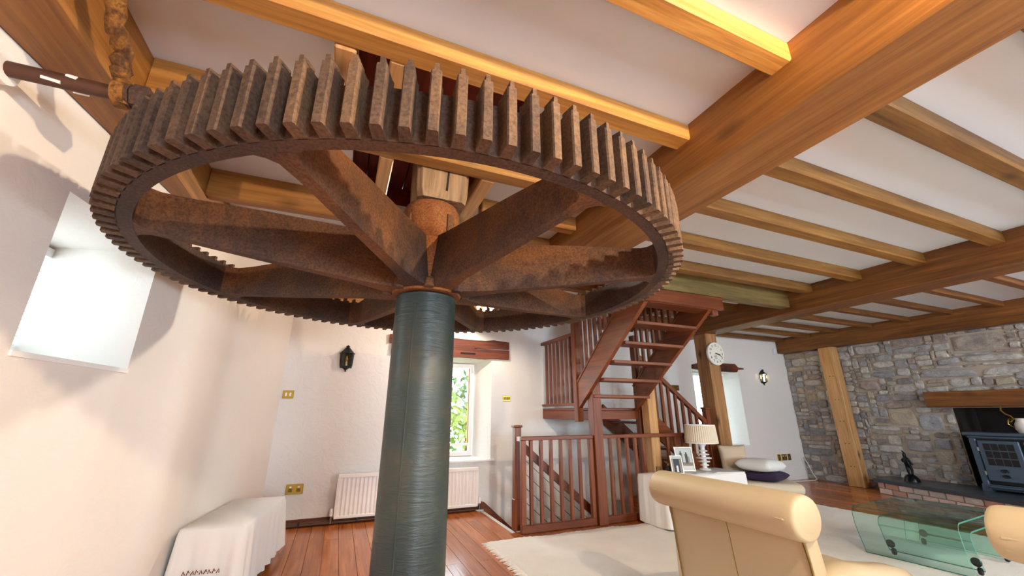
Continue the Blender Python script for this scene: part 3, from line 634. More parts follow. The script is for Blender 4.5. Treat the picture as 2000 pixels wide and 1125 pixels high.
for kz in range(NZ):
    for ky in range(NY):
        if occ[ky, kz]: continue
        w = rs.randint(4, 10) if rs.random() < .5 else rs.randint(9, 22); h = rs.choice((2, 3, 3, 4, 4, 5, 6, 7))
        if w > 14: h = rs.randint(3, 5)
        e = ky
        while e < NY and e-ky < w and not occ[e, kz]: e += 1
        if e < NY and not occ[e:min(e+3, NY), kz].any() and e+3 >= NY: e = NY
        f = kz
        while f < NZ and f-kz < h and not occ[ky:e, f].any(): f += 1
        if NZ-f <= 2: f = NZ
        occ[ky:e, kz:f] = True
        if e-ky >= 2 and f-kz >= 2: stones.append((1.75+ky*CS+.004, 1.75+e*CS-.004, kz*CS+.003, f*CS-.003))
stones.sort(key=lambda s: -(s[1]-s[0])*(s[3]-s[2])*(1 if s[1] > 2.2 else .01))
def stone_mat(s):
    yc, zc = (s[0]+s[1])/2, (s[2]+s[3])/2
    return 'stone%d' % rs.choice((0, 1, 2, 3, 4, 5, 6, 7, 0, 4, 1))
for s in stones[:300]: obj('stone', stone_mb(*s), stone_mat(s), ws)
rest = MB()
for s in stones[300:]: q = stone_mb(*s); rest.add(q.v, q.f)
if rest.v: o = obj('small_stones', rest, 'stone3', ws); o['kind'] = 'stuff'
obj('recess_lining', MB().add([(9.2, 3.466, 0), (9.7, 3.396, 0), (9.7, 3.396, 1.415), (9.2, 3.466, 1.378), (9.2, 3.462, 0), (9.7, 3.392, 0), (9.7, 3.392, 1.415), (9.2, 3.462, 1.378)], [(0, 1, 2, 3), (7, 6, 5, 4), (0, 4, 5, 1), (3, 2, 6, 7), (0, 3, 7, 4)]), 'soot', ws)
# fireplace lintel, hearth, stove
tag(obj('fireplace_lintel', MB().rbox(8.99, 9.3, 1.7, 3.71, 1.39, 1.635, .02, 2), 'oldbeam_y'), 'heavy brown timber lintel over the fireplace', 'lintel')
ht = thing('hearth', 'raised hearth of bricks with a dark slate slab in front of the fireplace', 'hearth', (8.7, 3.4, 0))
HP = [(9.19, 4.56), (8.64, 4.52), (8.08, 2.62), (8.05, 1.4), (9.68, 1.4), (9.68, 3.40), (9.19, 3.47)]
obj('slab', MB().prism([(p[0]-(.02 if p[0] < 9 else 0), p[1]+(.015 if p[1] > 4 else 0)) for p in HP], 'z', .185, .235), 'slate', ht)
ins = [(9.18, 4.53), (8.68, 4.49), (8.13, 2.62), (8.10, 1.42), (9.66, 1.42), (9.66, 3.38), (9.18, 3.45)]
obj('core', MB().prism(ins, 'z', .003, .184), 'mortar', ht)
for (p, q) in (((8.67, 4.495), (8.12, 2.62)), ((9.18, 4.54), (8.69, 4.505)), ((8.12, 2.6), (8.09, 1.42))):
    p = Vector(p+(0,)); q = Vector(q+(0,)); L = (q-p).length; d = (q-p)/L
    for r in range(2):
        t = -.11*r
        while t < L-.05:
            a, b = max(0, t), min(L, t+.215)
            if b-a > .05: obj('brick', MB().beam(p+d*(a+.006)+Vector((0, 0, .045+.09*r)), p+d*(b-.006)+Vector((0, 0, .045+.09*r)), .035, .078), 'brick%d' % rs.randrange(3), ht)
            t += .225
st = thing('wood_stove', 'dark blue-black cast-iron stove with small-paned doors on the hearth', 'stove', (8.95, 2.8, .235))
sx0, sx1, sy0, sy1 = 8.72, 9.12, 2.2, 3.22
obj('body', MB().box(sx0+.03, sx1, sy0+.02, sy1-.02, .33, .96, .01), 'stove_dark', st)
obj('top_plate', MB().rbox(sx0-.03, sx1+.02, sy0-.05, sy1+.05, .985, 1.03, .012, 2), 'stove_blue', st); obj('cornice', MB().box(sx0, sx1+.01, sy0-.02, sy1+.02, .945, .985, .012), 'stove_blue', st)
for y in (sy0+.03, sy1-.03): obj('pilaster', MB().box(sx0, sx0+.06, y-.035, y+.035, .30, .945, .008), 'stove_blue', st); obj('foot', MB().prism([(y-.05, .235), (y+.05, .235), (y+.04, .33), (y-.04, .33)], 'x', sx0-.01, sx0+.08), 'stove_blue', st)
obj('plinth', MB().box(sx0, sx1, sy0+.06, sy1-.06, .26, .33, .006), 'stove_blue', st); obj('ash_lip', MB().rbox(sx0-.1, sx0+.02, sy0+.08, sy1-.08, .30, .32, .006, 2), 'stove_blue', st)
for (a, b) in ((2.73, 3.14), (2.28, 2.69)):
    dr = obj('door', MB().box(sx0-.015, sx0+.03, a, b, .38, .92, .008), 'stove_blue', st)
    for i in range(4):
        for j in range(3):
            w = (b-a-.1)/4; obj('pane', MB().box(sx0-.02, sx0-.012, a+.05+i*w+.006, a+.05+(i+1)*w-.006, .585+j*.1+.006, .585+(j+1)*.1-.006), 'stove_dark', dr)
    for zc in (.50, .43):
        pts = []; yc = (a+b)/2
        for i in range(20): t = i/19*3.2*PI; r = .008+.026*i/19; pts.append((sx0-.024, yc+.02+r*math.cos(t)*1.3, zc+r*math.sin(t)*.7+.02))
        obj('scroll', MB().tube(pts, .006, 5), 'stove_dark', dr)
    for zc in (.48, .80): obj('hinge', MB().lathe([(0, zc-.025), (.012, zc-.025), (.012, zc+.025), (0, zc+.025)], (sx0-.02, b+.005 if a > 2.7 else a-.005, 0), 8), 'grey_metal', dr)
obj('flue', MB().lathe([(.075, 1.03), (.075, 1.36)], (9.05, 2.45, 0), 20), 'stove_dark', st, smooth=40)
jg = thing('jug', 'pale jug with brass handle standing on the stove top', 'jug', (8.92, 2.72, 1.03))
obj('body', MB().lathe([(0, 1.03), (.05, 1.03), (.075, 1.08), (.07, 1.15), (.045, 1.2), (.05, 1.23), (.042, 1.23), (.036, 1.2), (0, 1.06)], (8.92, 2.70, 0), 20), 'jug', jg, smooth=40)
obj('handle', MB().tube([(8.92, 2.745+.02*0, 1.21), (8.92, 2.81, 1.22), (8.92, 2.83, 1.15), (8.92, 2.77, 1.09)], .007, 6), 'brass', jg, smooth=60)
hk = thing('brass_hook', 'curled brass hook hanging under the fireplace lintel', 'hook', (8.97, 2.9, 1.2))
pts = [(8.972, 2.86, 1.40), (8.965, 2.87, 1.34), (8.96, 2.84, 1.29), (8.96, 2.79, 1.26), (8.96, 2.77, 1.22), (8.96, 2.80, 1.18), (8.96, 2.84, 1.19)]
obj('curl', MB().tube(pts, .010, 6), 'brass', hk, smooth=60)
# bronze figurine
fg = thing('figurine', 'small dark bronze figure with raised arm on a domed base on the hearth', 'figurine', (8.78, 4.07, .235))
obj('base', MB().lathe([(0, .235), (.105, .235), (.10, .27), (.075, .31), (.05, .335), (0, .345)], (8.78, 4.07, 0), 20), 'bronze', fg, smooth=50)
def skin(name, verts, edges, rad, matn, par, loc):
    me = bpy.data.meshes.new(name); me.from_pydata(verts, edges, []); o = bpy.data.objects.new(name, me); COL.objects.link(o)
    md = o.modifiers.new('s', 'SKIN'); 
    for i, r in enumerate(rad): me.skin_vertices[0].data[i].radius = (r, r)
    me.skin_vertices[0].data[0].use_root = True
    s2 = o.modifiers.new('d', 'SUBSURF'); s2.levels = s2.render_levels = 1
    dg = bpy.context.evaluated_depsgraph_get(); dg.update(); m2 = bpy.data.meshes.new_from_object(o.evaluated_get(dg))
    mb = MB().add([v.co+Vector(loc) for v in m2.vertices], [tuple(p.vertices) for p in m2.polygons]); bpy.data.objects.remove(o); bpy.data.meshes.remove(m2)
    return obj(name, mb, matn, par, smooth='all')
sc = .34; V = [(0, 0, .48), (0, .01, .62), (0, .03, .76), (0, .04, .84), (0, .06, .93), (0, .10, .76), (0, .20, .66), (0, .12, .55), (0, -.05, .74), (0, -.13, .60), (0, -.20, .46),
     (0, .06, .46), (-.02, .05, .24), (0, .04, .02), (0, -.05, .45), (.02, -.10, .25), (0, -.08, .02), (0, .02, .98), (0, .10, 1.12)]
Ed = [(0, 1), (1, 2), (2, 3), (3, 4), (2, 5), (5, 6), (6, 7), (2, 8), (8, 9), (9, 10), (0, 11), (11, 12), (12, 13), (0, 14), (14, 15), (15, 16), (4, 17), (17, 18)]
Rd = [.075, .07, .08, .03, .055, .035, .027, .022, .035, .027, .02, .05, .035, .03, .05, .035, .03, .03, .012]
skin('body', [(v[0]*sc, v[1]*sc, v[2]*sc) for v in V], Ed, [r*sc*1.7 for r in Rd], 'bronze', fg, (8.78, 4.07, .325))
# ------------------------------------------------------------------ back wall fittings
rd = thing('radiator', 'long white ribbed panel radiator under the back window', 'radiator', (1.0, 5.92, .06))
rx0, rx1, rz0, rz1, ry = .085, 1.93, .065, .565, 5.865
pts = [(rx0, ry)]; nf = 36; pit = (rx1-rx0-.06)/nf
for i in range(nf):
    a = rx0+.03+i*pit; pts += [(a, ry), (a+pit*.3, ry+.014), (a+pit*.6, ry+.014), (a+pit*.9, ry)]
pts += [(rx1, ry), (rx1, ry+.05), (rx0, ry+.05)]
mb = MB().prism(pts, 'z', rz0+.035, rz1-.045); obj('panel', mb, 'radiator_white', rd)
obj('top_edge', MB().box(rx0, rx1, ry-.002, ry+.055, rz1-.045, rz1, .006), 'radiator_white', rd); obj('bottom_edge', MB().box(rx0, rx1, ry-.002, ry+.055, rz0, rz0+.035, .006), 'radiator_white', rd)
for x, L in ((rx0-.03, 1), (rx1+.03, 0)):
    v_ = obj('valve', MB().tube([(x, ry+.03, .02), (x, ry+.03, .10)], .012, 8).tube([(x, ry+.03, .09), (x+(.04 if L else -.04), ry+.03, .09)], .012, 8), 'grey_metal', rd)
    obj('valve_knob', MB().lathe([(0, .10), (.02, .10), (.022, .13), (.018, .175), (0, .18)], (x, ry+.03, 0), 12), 'white_paint', v_, smooth=40)
for x in (.5, 1.5): obj('bracket', MB().box(x, x+.04, ry+.05, 5.999, .2, .5), 'radiator_white', rd)
pp = thing('heating_pipes', 'pair of dark copper heating pipes along the foot of the back wall', 'pipe', (.6, 5.94, 0))
obj('pipe', MB().tube([(-.68, 5.955, .035), (1.96, 5.955, .035)], .016, 8), 'copper_pipe', pp); obj('pipe', MB().tube([(-.68, 5.91, .022), (1.9, 5.91, .022)], .018, 8), 'copper_pipe', pp)
for x in (-.3, .35, 1.1): obj('clip', MB().box(x, x+.02, 5.89, 5.99, .003, .055), 'black_iron', pp)
struct(obj('baseboard_back', MB().box(-.70, 2.0, 5.972, 5.999, .003, .075, .004), 'lintel_x'))
def plate(name, x, z, w, h, label, kind, y=6.0, n=1, m='brass'):
    t = thing(name, label, 'socket' if kind == 'socket' else 'switch', (x, y, z-h/2))
    obj('plate', MB().box(x-w/2, x+w/2, y-.012, y-.0005, z-h/2, z+h/2, .004), m, t)
    if kind == 'switch':
        for i in range(n): xx = x+(i-(n-1)/2)*w/(n+.6); obj('rocker', MB().box(xx-.011, xx+.011, y-.02, y-.012, z-.022, z+.022, .003), 'brass_dark' if n != 2 else 'white_paint', t)
    elif kind == 'socket':
        for s in (-1, 1):
            xx = x+s*w*.24; ins_ = obj('outlet', MB().box(xx-.022, xx+.022, y-.016, y-.012, z-.03, z+.01, .002), 'brass_dark', t)
            obj('rocker', MB().box(xx-.010, xx+.010, y-.018, y-.012, z+.016, z+.034), 'white_paint', t)
            for (dx, dz) in ((0, -.002), (-.012, -.018), (.012, -.018)): obj('slot', MB().box(xx+dx-.003, xx+dx+.003, y-.0165, y-.015, z+dz-.005, z+dz+.005), 'ink', ins_)
    return t
plate('light_switch', -.63, 1.53, .125, .10, 'brass double light switch near the left corner of the back wall', 'switch', n=2)
plate('light_switch', 2.405, 1.52, .13, .085, 'brass four-gang light switch right of the column window', 'switch', n=4)
plate('wall_socket', -.395, .41, .19, .115, 'brass double socket low on the wall left of the radiator', 'socket')
plate('wall_socket', 8.40, .435, .09, .12, 'left single dark brass plate of three low on the wall beside the stone wall', 'switch')
plate('wall_socket', 8.555, .435, .165, .12, 'middle double brass socket of three low beside the stone wall', 'socket')
plate('wall_socket', 8.71, .435, .09, .12, 'right dark brass plate of three low on the wall beside the stone wall', 'switch', m='brass_dark')
plate('light_switch', 5.86, 1.76, .20, .10, 'brass switch plate on the wall behind the lower stair balusters', 'switch', n=3, m='brass_dark')
sn = thing('alarm_sensor', 'small white motion sensor in the corner under the ceiling beam', 'sensor', (8.86, 5.96, 2.55))
obj('housing', MB().rbox(8.82, 8.89, 5.935, 5.999, 2.55, 2.66, .012, 2), 'plastic_white', sn); obj('bracket', MB().box(8.845, 8.865, 5.96, 5.999, 2.66, 2.69), 'plastic_white', sn); obj('lens', MB().box(8.83, 8.88, 5.93, 5.936, 2.56, 2.60, .004), 'paper', sn)
cb = MB().tube([(9.05, 5.93, .42), (9.10, 5.9, .3), (9.13, 5.86, .12), (9.13, 5.8, .02), (9.0, 5.75, .012), (8.6, 5.78, .012), (8.3, 5.86, .012)], .012, 6)
tag(obj('cable', cb, 'cable', smooth=60), 'pale cable trailing down the corner between white and stone walls', 'cable')
def lantern(x, z0, z1, label, lit):
    t = thing('wall_lantern', label, 'lantern', (x, 5.93, z0)); H = z1-z0; y = 5.93; w = .085
    zb, zt = z0+.22*H, z0+.68*H
    oct_ = lambda r: [(x+r*math.cos(PI+PI*i/5), y+.06+r*math.sin(PI+PI*i/5)*.95) for i in range(6)]
    obj('backplate', MB().box(x-w*.9, x+w*.9, 5.988, 5.9995, z0+.15*H, zt+.1*H, .003), 'lantern_black', t)
    def frus(r0, a, r1, b): 
        p, q = oct_(r0), oct_(r1); n = 6; return MB().add([(u[0], u[1], a) for u in p]+[(u[0], u[1], b) for u in q], [tuple(range(n))[::-1], tuple(range(n, 2*n))]+[(i, (i+1) % n, n+(i+1) % n, n+i) for i in range(n)])
    obj('eave', frus(w+.022, zt, w+.012, zt+.03*H), 'lantern_black', t); obj('roof', frus(w+.004, zt+.03*H, .03, zt+.22*H), 'lantern_black', t)
    obj('finial', MB().lathe([(0, zt+.22*H), (.02, zt+.22*H), (.026, zt+.26*H), (.012, zt+.29*H), (0, z1)], (x, y+.03, 0), 10), 'lantern_black', t, smooth=40)
    obj('tray', frus(w*.8, zb-.03*H, w*.95, zb), 'lantern_black', t); obj('tail', frus(.012, z0+.03, w*.78, zb-.03*H), 'lantern_black', t)
    obj('drop', MB().lathe([(0, z0), (.012, z0+.012), (.01, z0+.03), (0, z0+.035)], (x, y+.05, 0), 8), 'lantern_black', t)
    p = oct_(w*.9); q = oct_(w)
    for i in range(6): obj('glazing_bar', MB().beam((p[i][0], p[i][1], zb), (q[i][0], q[i][1], zt), .009, .009, up=(0, 1, 0)), 'lantern_black', t)
    for i in range(5):
        a, b, c, d = p[i], p[i+1], q[i+1], q[i]; obj('pane', MB().add([(a[0], a[1], zb), (b[0], b[1], zb), (c[0], c[1], zt), (d[0], d[1], zt)], [(0, 1, 2, 3)]), 'lantern_glass', t)
    obj('candle', MB().lathe([(0, zb), (.013, zb), (.013, zb+.06), (.0, zb+.06)], (x, y+.02, 0), 10), 'white_paint', t)
    obj('bulb', MB().lathe([(0, zb+.06), (.014, zb+.07), (.018, zb+.095), (.008, zb+.13), (0, zb+.145)], (x, y+.02, 0), 10), 'lantern_glow' if lit else 'bulb_off', t, smooth='all')
    if lit:
        l = bpy.data.lights.new('lantern_light', 'POINT'); l.energy = lit; l.color = (1, .78, .45); l.shadow_soft_size = .03
        o = bpy.data.objects.new('lantern_light', l); COL.objects.link(o); o.parent = t; o.location = (0, -.0, zb+.1-z0)
lantern(.015, 1.835, 2.205, 'unlit black half-lantern on the wall left of the column', 0)
lantern(8.345, 1.865, 2.205, 'lit black half-lantern on the wall near the stone corner', 12)
# ------------------------------------------------------------------ draped tables
def drape(mb_out, x0, x1, y0, y1, zt, hem, amp=.02, seed=1, rc=.035, nf=9, flare=.05):
    # cloth: top plus four hanging sides with folds, in the frame of the table
    rr = random.Random(seed); hx, hy, cx, cy = (x1-x0)/2, (y1-y0)/2, (x0+x1)/2, (y0+y1)/2; per = 4*(hx+hy); N = 160
    def outline(s, off):
        # rounded rectangle point at arc parameter s in [0,1) offset outward
        d = s*per; segs = [((x0, y0), (1, 0), 2*hx, (0, -1)), ((x1, y0), (0, 1), 2*hy, (1, 0)), ((x1, y1), (-1, 0), 2*hx, (0, 1)), ((x0, y1), (0, -1), 2*hy, (-1, 0))]
        for p, t, L, n in segs:
            if d <= L+1e-9: return (p[0]+t[0]*d+n[0]*off, p[1]+t[1]*d+n[1]*off, n, d, L)
            d -= L
        return (x0, y0-off, (0, -1), 0, 1)
    ph = [rr.uniform(0, 6.28) for _ in range(4)]; rings = []; LV = [0, .02, .06, .15, .3, .5, .75, 1.]
    for li, lv in enumerate(LV):
        ring = []
        for i in range(N):
            s = i/N; x, y, n, d, L = outline(s, 0); u = d/L
            corner = max(0, 1-min(d, L-d)/.10)
            f = (math.sin(s*per*nf+ph[0])+.5*math.sin(s*per*nf*2.3+ph[1]))*amp*lv**.8
            out = rc*min(1, lv*14)*.35+flare*lv*(.4+1.2*corner)+f
            cxn, cyn = x-cx, y-cy; l = math.hypot(cxn, cyn)
            if corner > 0: nx, ny = n[0]*(1-corner*.4)+cxn/l*corner*.4, n[1]*(1-corner*.4)+cyn/l*corner*.4
            else: nx, ny = n
            hz = hem+.03*math.sin(s*per*2.1+ph[2])*0.6+.02*corner
            ring.append((x+nx*out, y+ny*out, zt-(zt-hz)*lv-(.004 if li else 0)))
        rings.append(ring)
    vs = [v for r in rings for v in r]; fs = [(a*N+i, a*N+(i+1) % N, (a+1)*N+(i+1) % N, (a+1)*N+i) for a in range(len(LV)-1) for i in range(N)]
    fs.append(tuple(range(N))[::-1]); return mb_out.add(vs, fs)
def table(name, label, loc, rz, x0, x1, y0, y1, zt, m='lintel'):
    t = thing(name, label, 'table', loc, rz); obj('table_top', MB().box(x0, x1, y0, y1, zt-.03, zt, .004), m+'_x', t); l0 = None
    for i, j in ((x0+.03, y0+.03), (x1-.03, y0+.03), (x0+.03, y1-.03), (x1-.03, y1-.03)): obj('leg', MB().box(i-.022, i+.022, j-.022, j+.022, .002, zt-.03, .003), m+'_z', t)
    obj('apron', MB().box(x0+.03, x1-.03, y0+.02, y1-.02, zt-.10, zt-.03), m+'_x', t); return t
a1 = math.atan2(-.12, 1)
T1 = ((-.665, 4.30, .0), a1)
table('side_table', 'dark wooden side table hidden under a white cloth against the left wall', T1[0], a1, -.19, .19, -.53, .53, .52)
tc = thing('tablecloth', 'white cloth draped over the side table against the left wall', 'tablecloth', T1[0], a1)
mbc = drape(MB(), -.20, .21, -.54, .55, .527, .10, .016, 3, nf=34, flare=.03); cl1 = obj('cloth', mbc, 'cloth_white', tc, smooth='all')
c0 = Matrix.Translation((.0, -.615, .30)) @ Matrix.Rotation(PI/2, 4, 'X')
for i in range(9):
    xx = -.10+.025*i; obj('lettering_mark', MB().tube([(xx-.008, -.602, .262), (xx-.004+.004*(i % 3), -.602, .285+.004*(i % 2)), (xx+.008, -.602, .264+.01*(i % 2))], .0035, 5), 'lintel_x', cl1)
T2 = ((4.34, 4.32, .02), .035)
table('console_table', 'low console table hidden under a white cloth beside the railing', T2[0], T2[1], -.69, .69, -.23, .23, .535)
tc2 = thing('tablecloth', 'white cloth draped over the low console that carries the lamp', 'tablecloth', T2[0], T2[1])
obj('cloth', drape(MB(), -.70, .70, -.24,   .24, .542, -.012, .008, 8, nf=30, flare=.012), 'cloth_white', tc2, smooth='all')
zT = .566
# ------------------------------------------------------------------ things on the console
lm = thing('table_lamp', 'white stacked-disc table lamp with a pleated drum shade', 'lamp', (4.68, 4.42, zT))
prof = [(0, 0), (.075, 0), (.078, .012), (.03, .03), (.028, .05)]; zz = .06
for r in (.055, .075, .10, .075, .058): prof += [(.032, zz-.012), (r, zz-.006), (r+.004, zz), (r, zz+.006), (.032, zz+.014), (.028, zz+.022)]; zz += .045
prof += [(.032, zz), (.05, zz+.03), (.045, zz+.06), (.012, zz+.085), (0, zz+.085)]
obj('base', MB().lathe([(r, z+zT) for r, z in prof], (4.68, 4.42, 0), 28), 'lamp_white', lm, smooth=50)
zs0, zs1 = zT+.345, zT+.575; n = 96; vs = []
for z, r in ((zs0, .212), (zs1, .195)):
    for k in range(n): rr_ = r+(.004 if k % 2 else -.002); vs.append((4.68+rr_*math.cos(2*PI*k/n), 4.42+rr_*math.sin(2*PI*k/n), z))
shd = obj('shade', MB().add(vs, [(k, (k+1) % n, n+(k+1) % n, n+k) for k in range(n)]), 'shade', lm)
for z, r in ((zs0, .213), (zs1, .196)): obj('shade_rim', MB().lathe([(r-.006, z-.006), (r+.003, z-.006), (r+.003, z+.006), (r-.006, z+.006), (r-.006, z-.006)], (4.68, 4.42, 0), 48), 'lamp_white', shd, smooth=40)
obj('bulb', MB().lathe([(0, zT+.36), (.03, zT+.40), (.02, zT+.45), (0, zT+.46)], (4.68, 4.42, 0), 12), 'white_paint', lm, smooth='all')
def frame(x, y, w, h, rz, tilt, label, fm, art):
    t = thing('picture_frame', label, 'picture frame', (x, y, zT+.001), rz); b = .014
    Mx = Matrix.Rotation(-tilt, 4, 'X')
    def bx(x0, x1, y0, y1, z0, z1): m = MB().box(x0, x1, y0, y1, z0, z1, .0); m.v = [tuple(Mx @ Vector(v)) for v in m.v]; return m
    for r in ((-w/2, w/2, 0, b), (-w/2, w/2, h-b, h), (-w/2, -w/2+b, b, h-b), (w/2-b, w/2, b, h-b)): obj('frame_bar', bx(r[0], r[1], -.012, .004, r[2], r[3]), fm, t)
    p = obj('photo', bx(-w/2+b, w/2-b, -.004, .002, b, h-b), art[0], t)
    for (x0, x1, z0, z1, m) in art[1]: obj('photo_shape', bx(-w/2+x0*w, -w/2+x1*w, -.0055, -.004, z0*h, z1*h), m, p)
    obj('stand', MB().beam((0, .01+h*.7*math.sin(tilt), h*.7*math.cos(tilt)), (0, .01+h*.7*math.sin(tilt)+.10, .0), .03, .004, up=(0, 1, 0)), 'black_iron', t)
frame(4.33, 4.40, .235, .30, -.45, .22, 'larger silver picture frame with a two-figure photo leaning beside the lamp', 'silver', ('photo_sky', [(.08, .92, .06, .22, 'paper'), (.08, .92, .22, .36, 'photo_mid'), (.27, .40, .30, .74, 'photo_dark'), (.30, .37, .74, .82, 'photo_dark'), (.55, .70, .30, .70, 'photo_dark'), (.59, .67, .70, .78, 'photo_dark'), (.72, .78, .32, .6, 'photo_mid')]))
frame(4.04, 4.25, .155, .215, -.35, .2, 'smaller silver picture frame with a dark photo in front of the pine post', 'silver', ('navy', [(.1, .9, .82, .92, 'photo_sky'), (.45, .6, .1, .45, 'paper'), (.1, .25, .1, .8, 'photo_mid'), (.75, .9, .1, .8, 'photo_mid')]))
bt = thing('small_bottle', 'small dark bottle with a yellow cap behind the smaller frame', 'bottle', (4.03, 4.40, zT))
obj('body', MB().lathe([(0, 0+zT), (.03, zT), (.034, zT+.02), (.03, zT+.07), (.012, zT+.085), (0, zT+.085)], (4.03, 4.40, 0), 14), 'navy', bt, smooth=50); obj('cap', MB().lathe([(0, zT+.085), (.014, zT+.085), (.014, zT+.11), (0, zT+.11)], (4.03, 4.40, 0), 12), 'brass', bt)
tg = thing('drinking_glass', 'small clear glass near the left end of the console', 'glass', (3.86, 4.40, zT))
obj('bowl', MB().lathe([(0, zT), (.024, zT), (.03, zT+.08), (.027, zT+.08), (.021, zT+.008), (0, zT+.008)], (3.86, 4.40, 0), 16), 'lantern_glass', tg, smooth=40)
for i, (x, y, r, w, h, lab) in enumerate(((4.58, 4.20, .3, .19, .12, 'loose white papers lying in front of the table lamp'), (4.32, 4.18, -.2, .16, .11, 'white envelope lying in front of the larger picture frame'))):
    t = thing('papers', lab, 'papers', (x, y, zT), r)
    for j in range(3): obj('sheet', MB().add([Matrix.Rotation(.12*j-.1, 3, 'Z') @ Vector(v) for v in MB().box(-w/2, w/2, -h/2, h/2, .001+.003*j, .003+.003*j).v], MB().box(0, 1, 0, 1, 0, 1).f), 'paper', t)
# ------------------------------------------------------------------ pillows and chaise
def pillow_mb(w, h, th, n=18, pinch=.06):
    mb = MB()
    def pt(u, v, s):
        a, b = 2*u-1, 2*v-1; k = 1-pinch*(1-abs(a)**2)*abs(b)**3; k2 = 1-pinch*(1-abs(b)**2)*abs(a)**3
        e = max(0, (1-a**4)*(1-b**4))**.5
        return (a*w/2*k2, b*h/2*k, s*th/2*e)
    for s in (-1, 1): mb.grid(n, n, lambda u, v: pt(u, v, s))
    return mb
def pillow(label, w, h, th, Mx, m):
    mb = pillow_mb(w, h, th); mb.v = [tuple(Mx @ Vector(v)) for v in mb.v]
    me_o = obj('pillow', mb, m, smooth='all'); bm = bmesh.new(); bm.from_mesh(me_o.data); bmesh.ops.remove_doubles(bm, verts=bm.verts, dist=.0005); bmesh.ops.recalc_face_normals(bm, faces=bm.faces); bm.to_mesh(me_o.data); bm.free()
    return tag(me_o, label, 'pillow')
crz = math.radians(51)
ch = thing('chaise', 'cream upholstered chaise seat piled with pillows right of the console', 'sofa', (5.58, 4.23, .02), crz)
obj('base', MB().rbox(-.34, .34, -.34, .34, .06, .27, .05, 3), 'cream_fabric', ch, smooth=50); obj('seat_cushion', MB().rbox(-.35, .35, -.355, .35, .265, .40, .06, 4), 'cream_fabric', ch, smooth=50)
for i, j in ((-.3, -.3), (.3, -.3), (-.3, .3), (.3, .3)): obj('leg', MB().lathe([(0, 0), (.018, 0), (.026, .065), (0, .065)], (i, j, 0), 10), 'lintel_z', ch)
pillow('flat dark purple pillow lying under the white one on the chaise', .56, .46, .12, Matrix.Translation((5.55, 4.20, .478)) @ Matrix.Rotation(.35, 4, 'Z'), 'purple_pillow')
pillow('plump white pillow lying on the dark purple pillow', .60, .46, .17, Matrix.Translation((5.50, 4.22, .615)) @ Matrix.Rotation(.25, 4, 'Z') @ Matrix.Rotation(.06, 4, 'Y'), 'white_pillow')
pillow('upright beige pillow leaning against the clock post', .42, .42, .13, Matrix.Translation((5.50, 4.63, .64)) @ Matrix.Rotation(-.35, 4, 'Z') @ Matrix.Rotation(PI/2-.15, 4, 'X'), 'cream_pillow')
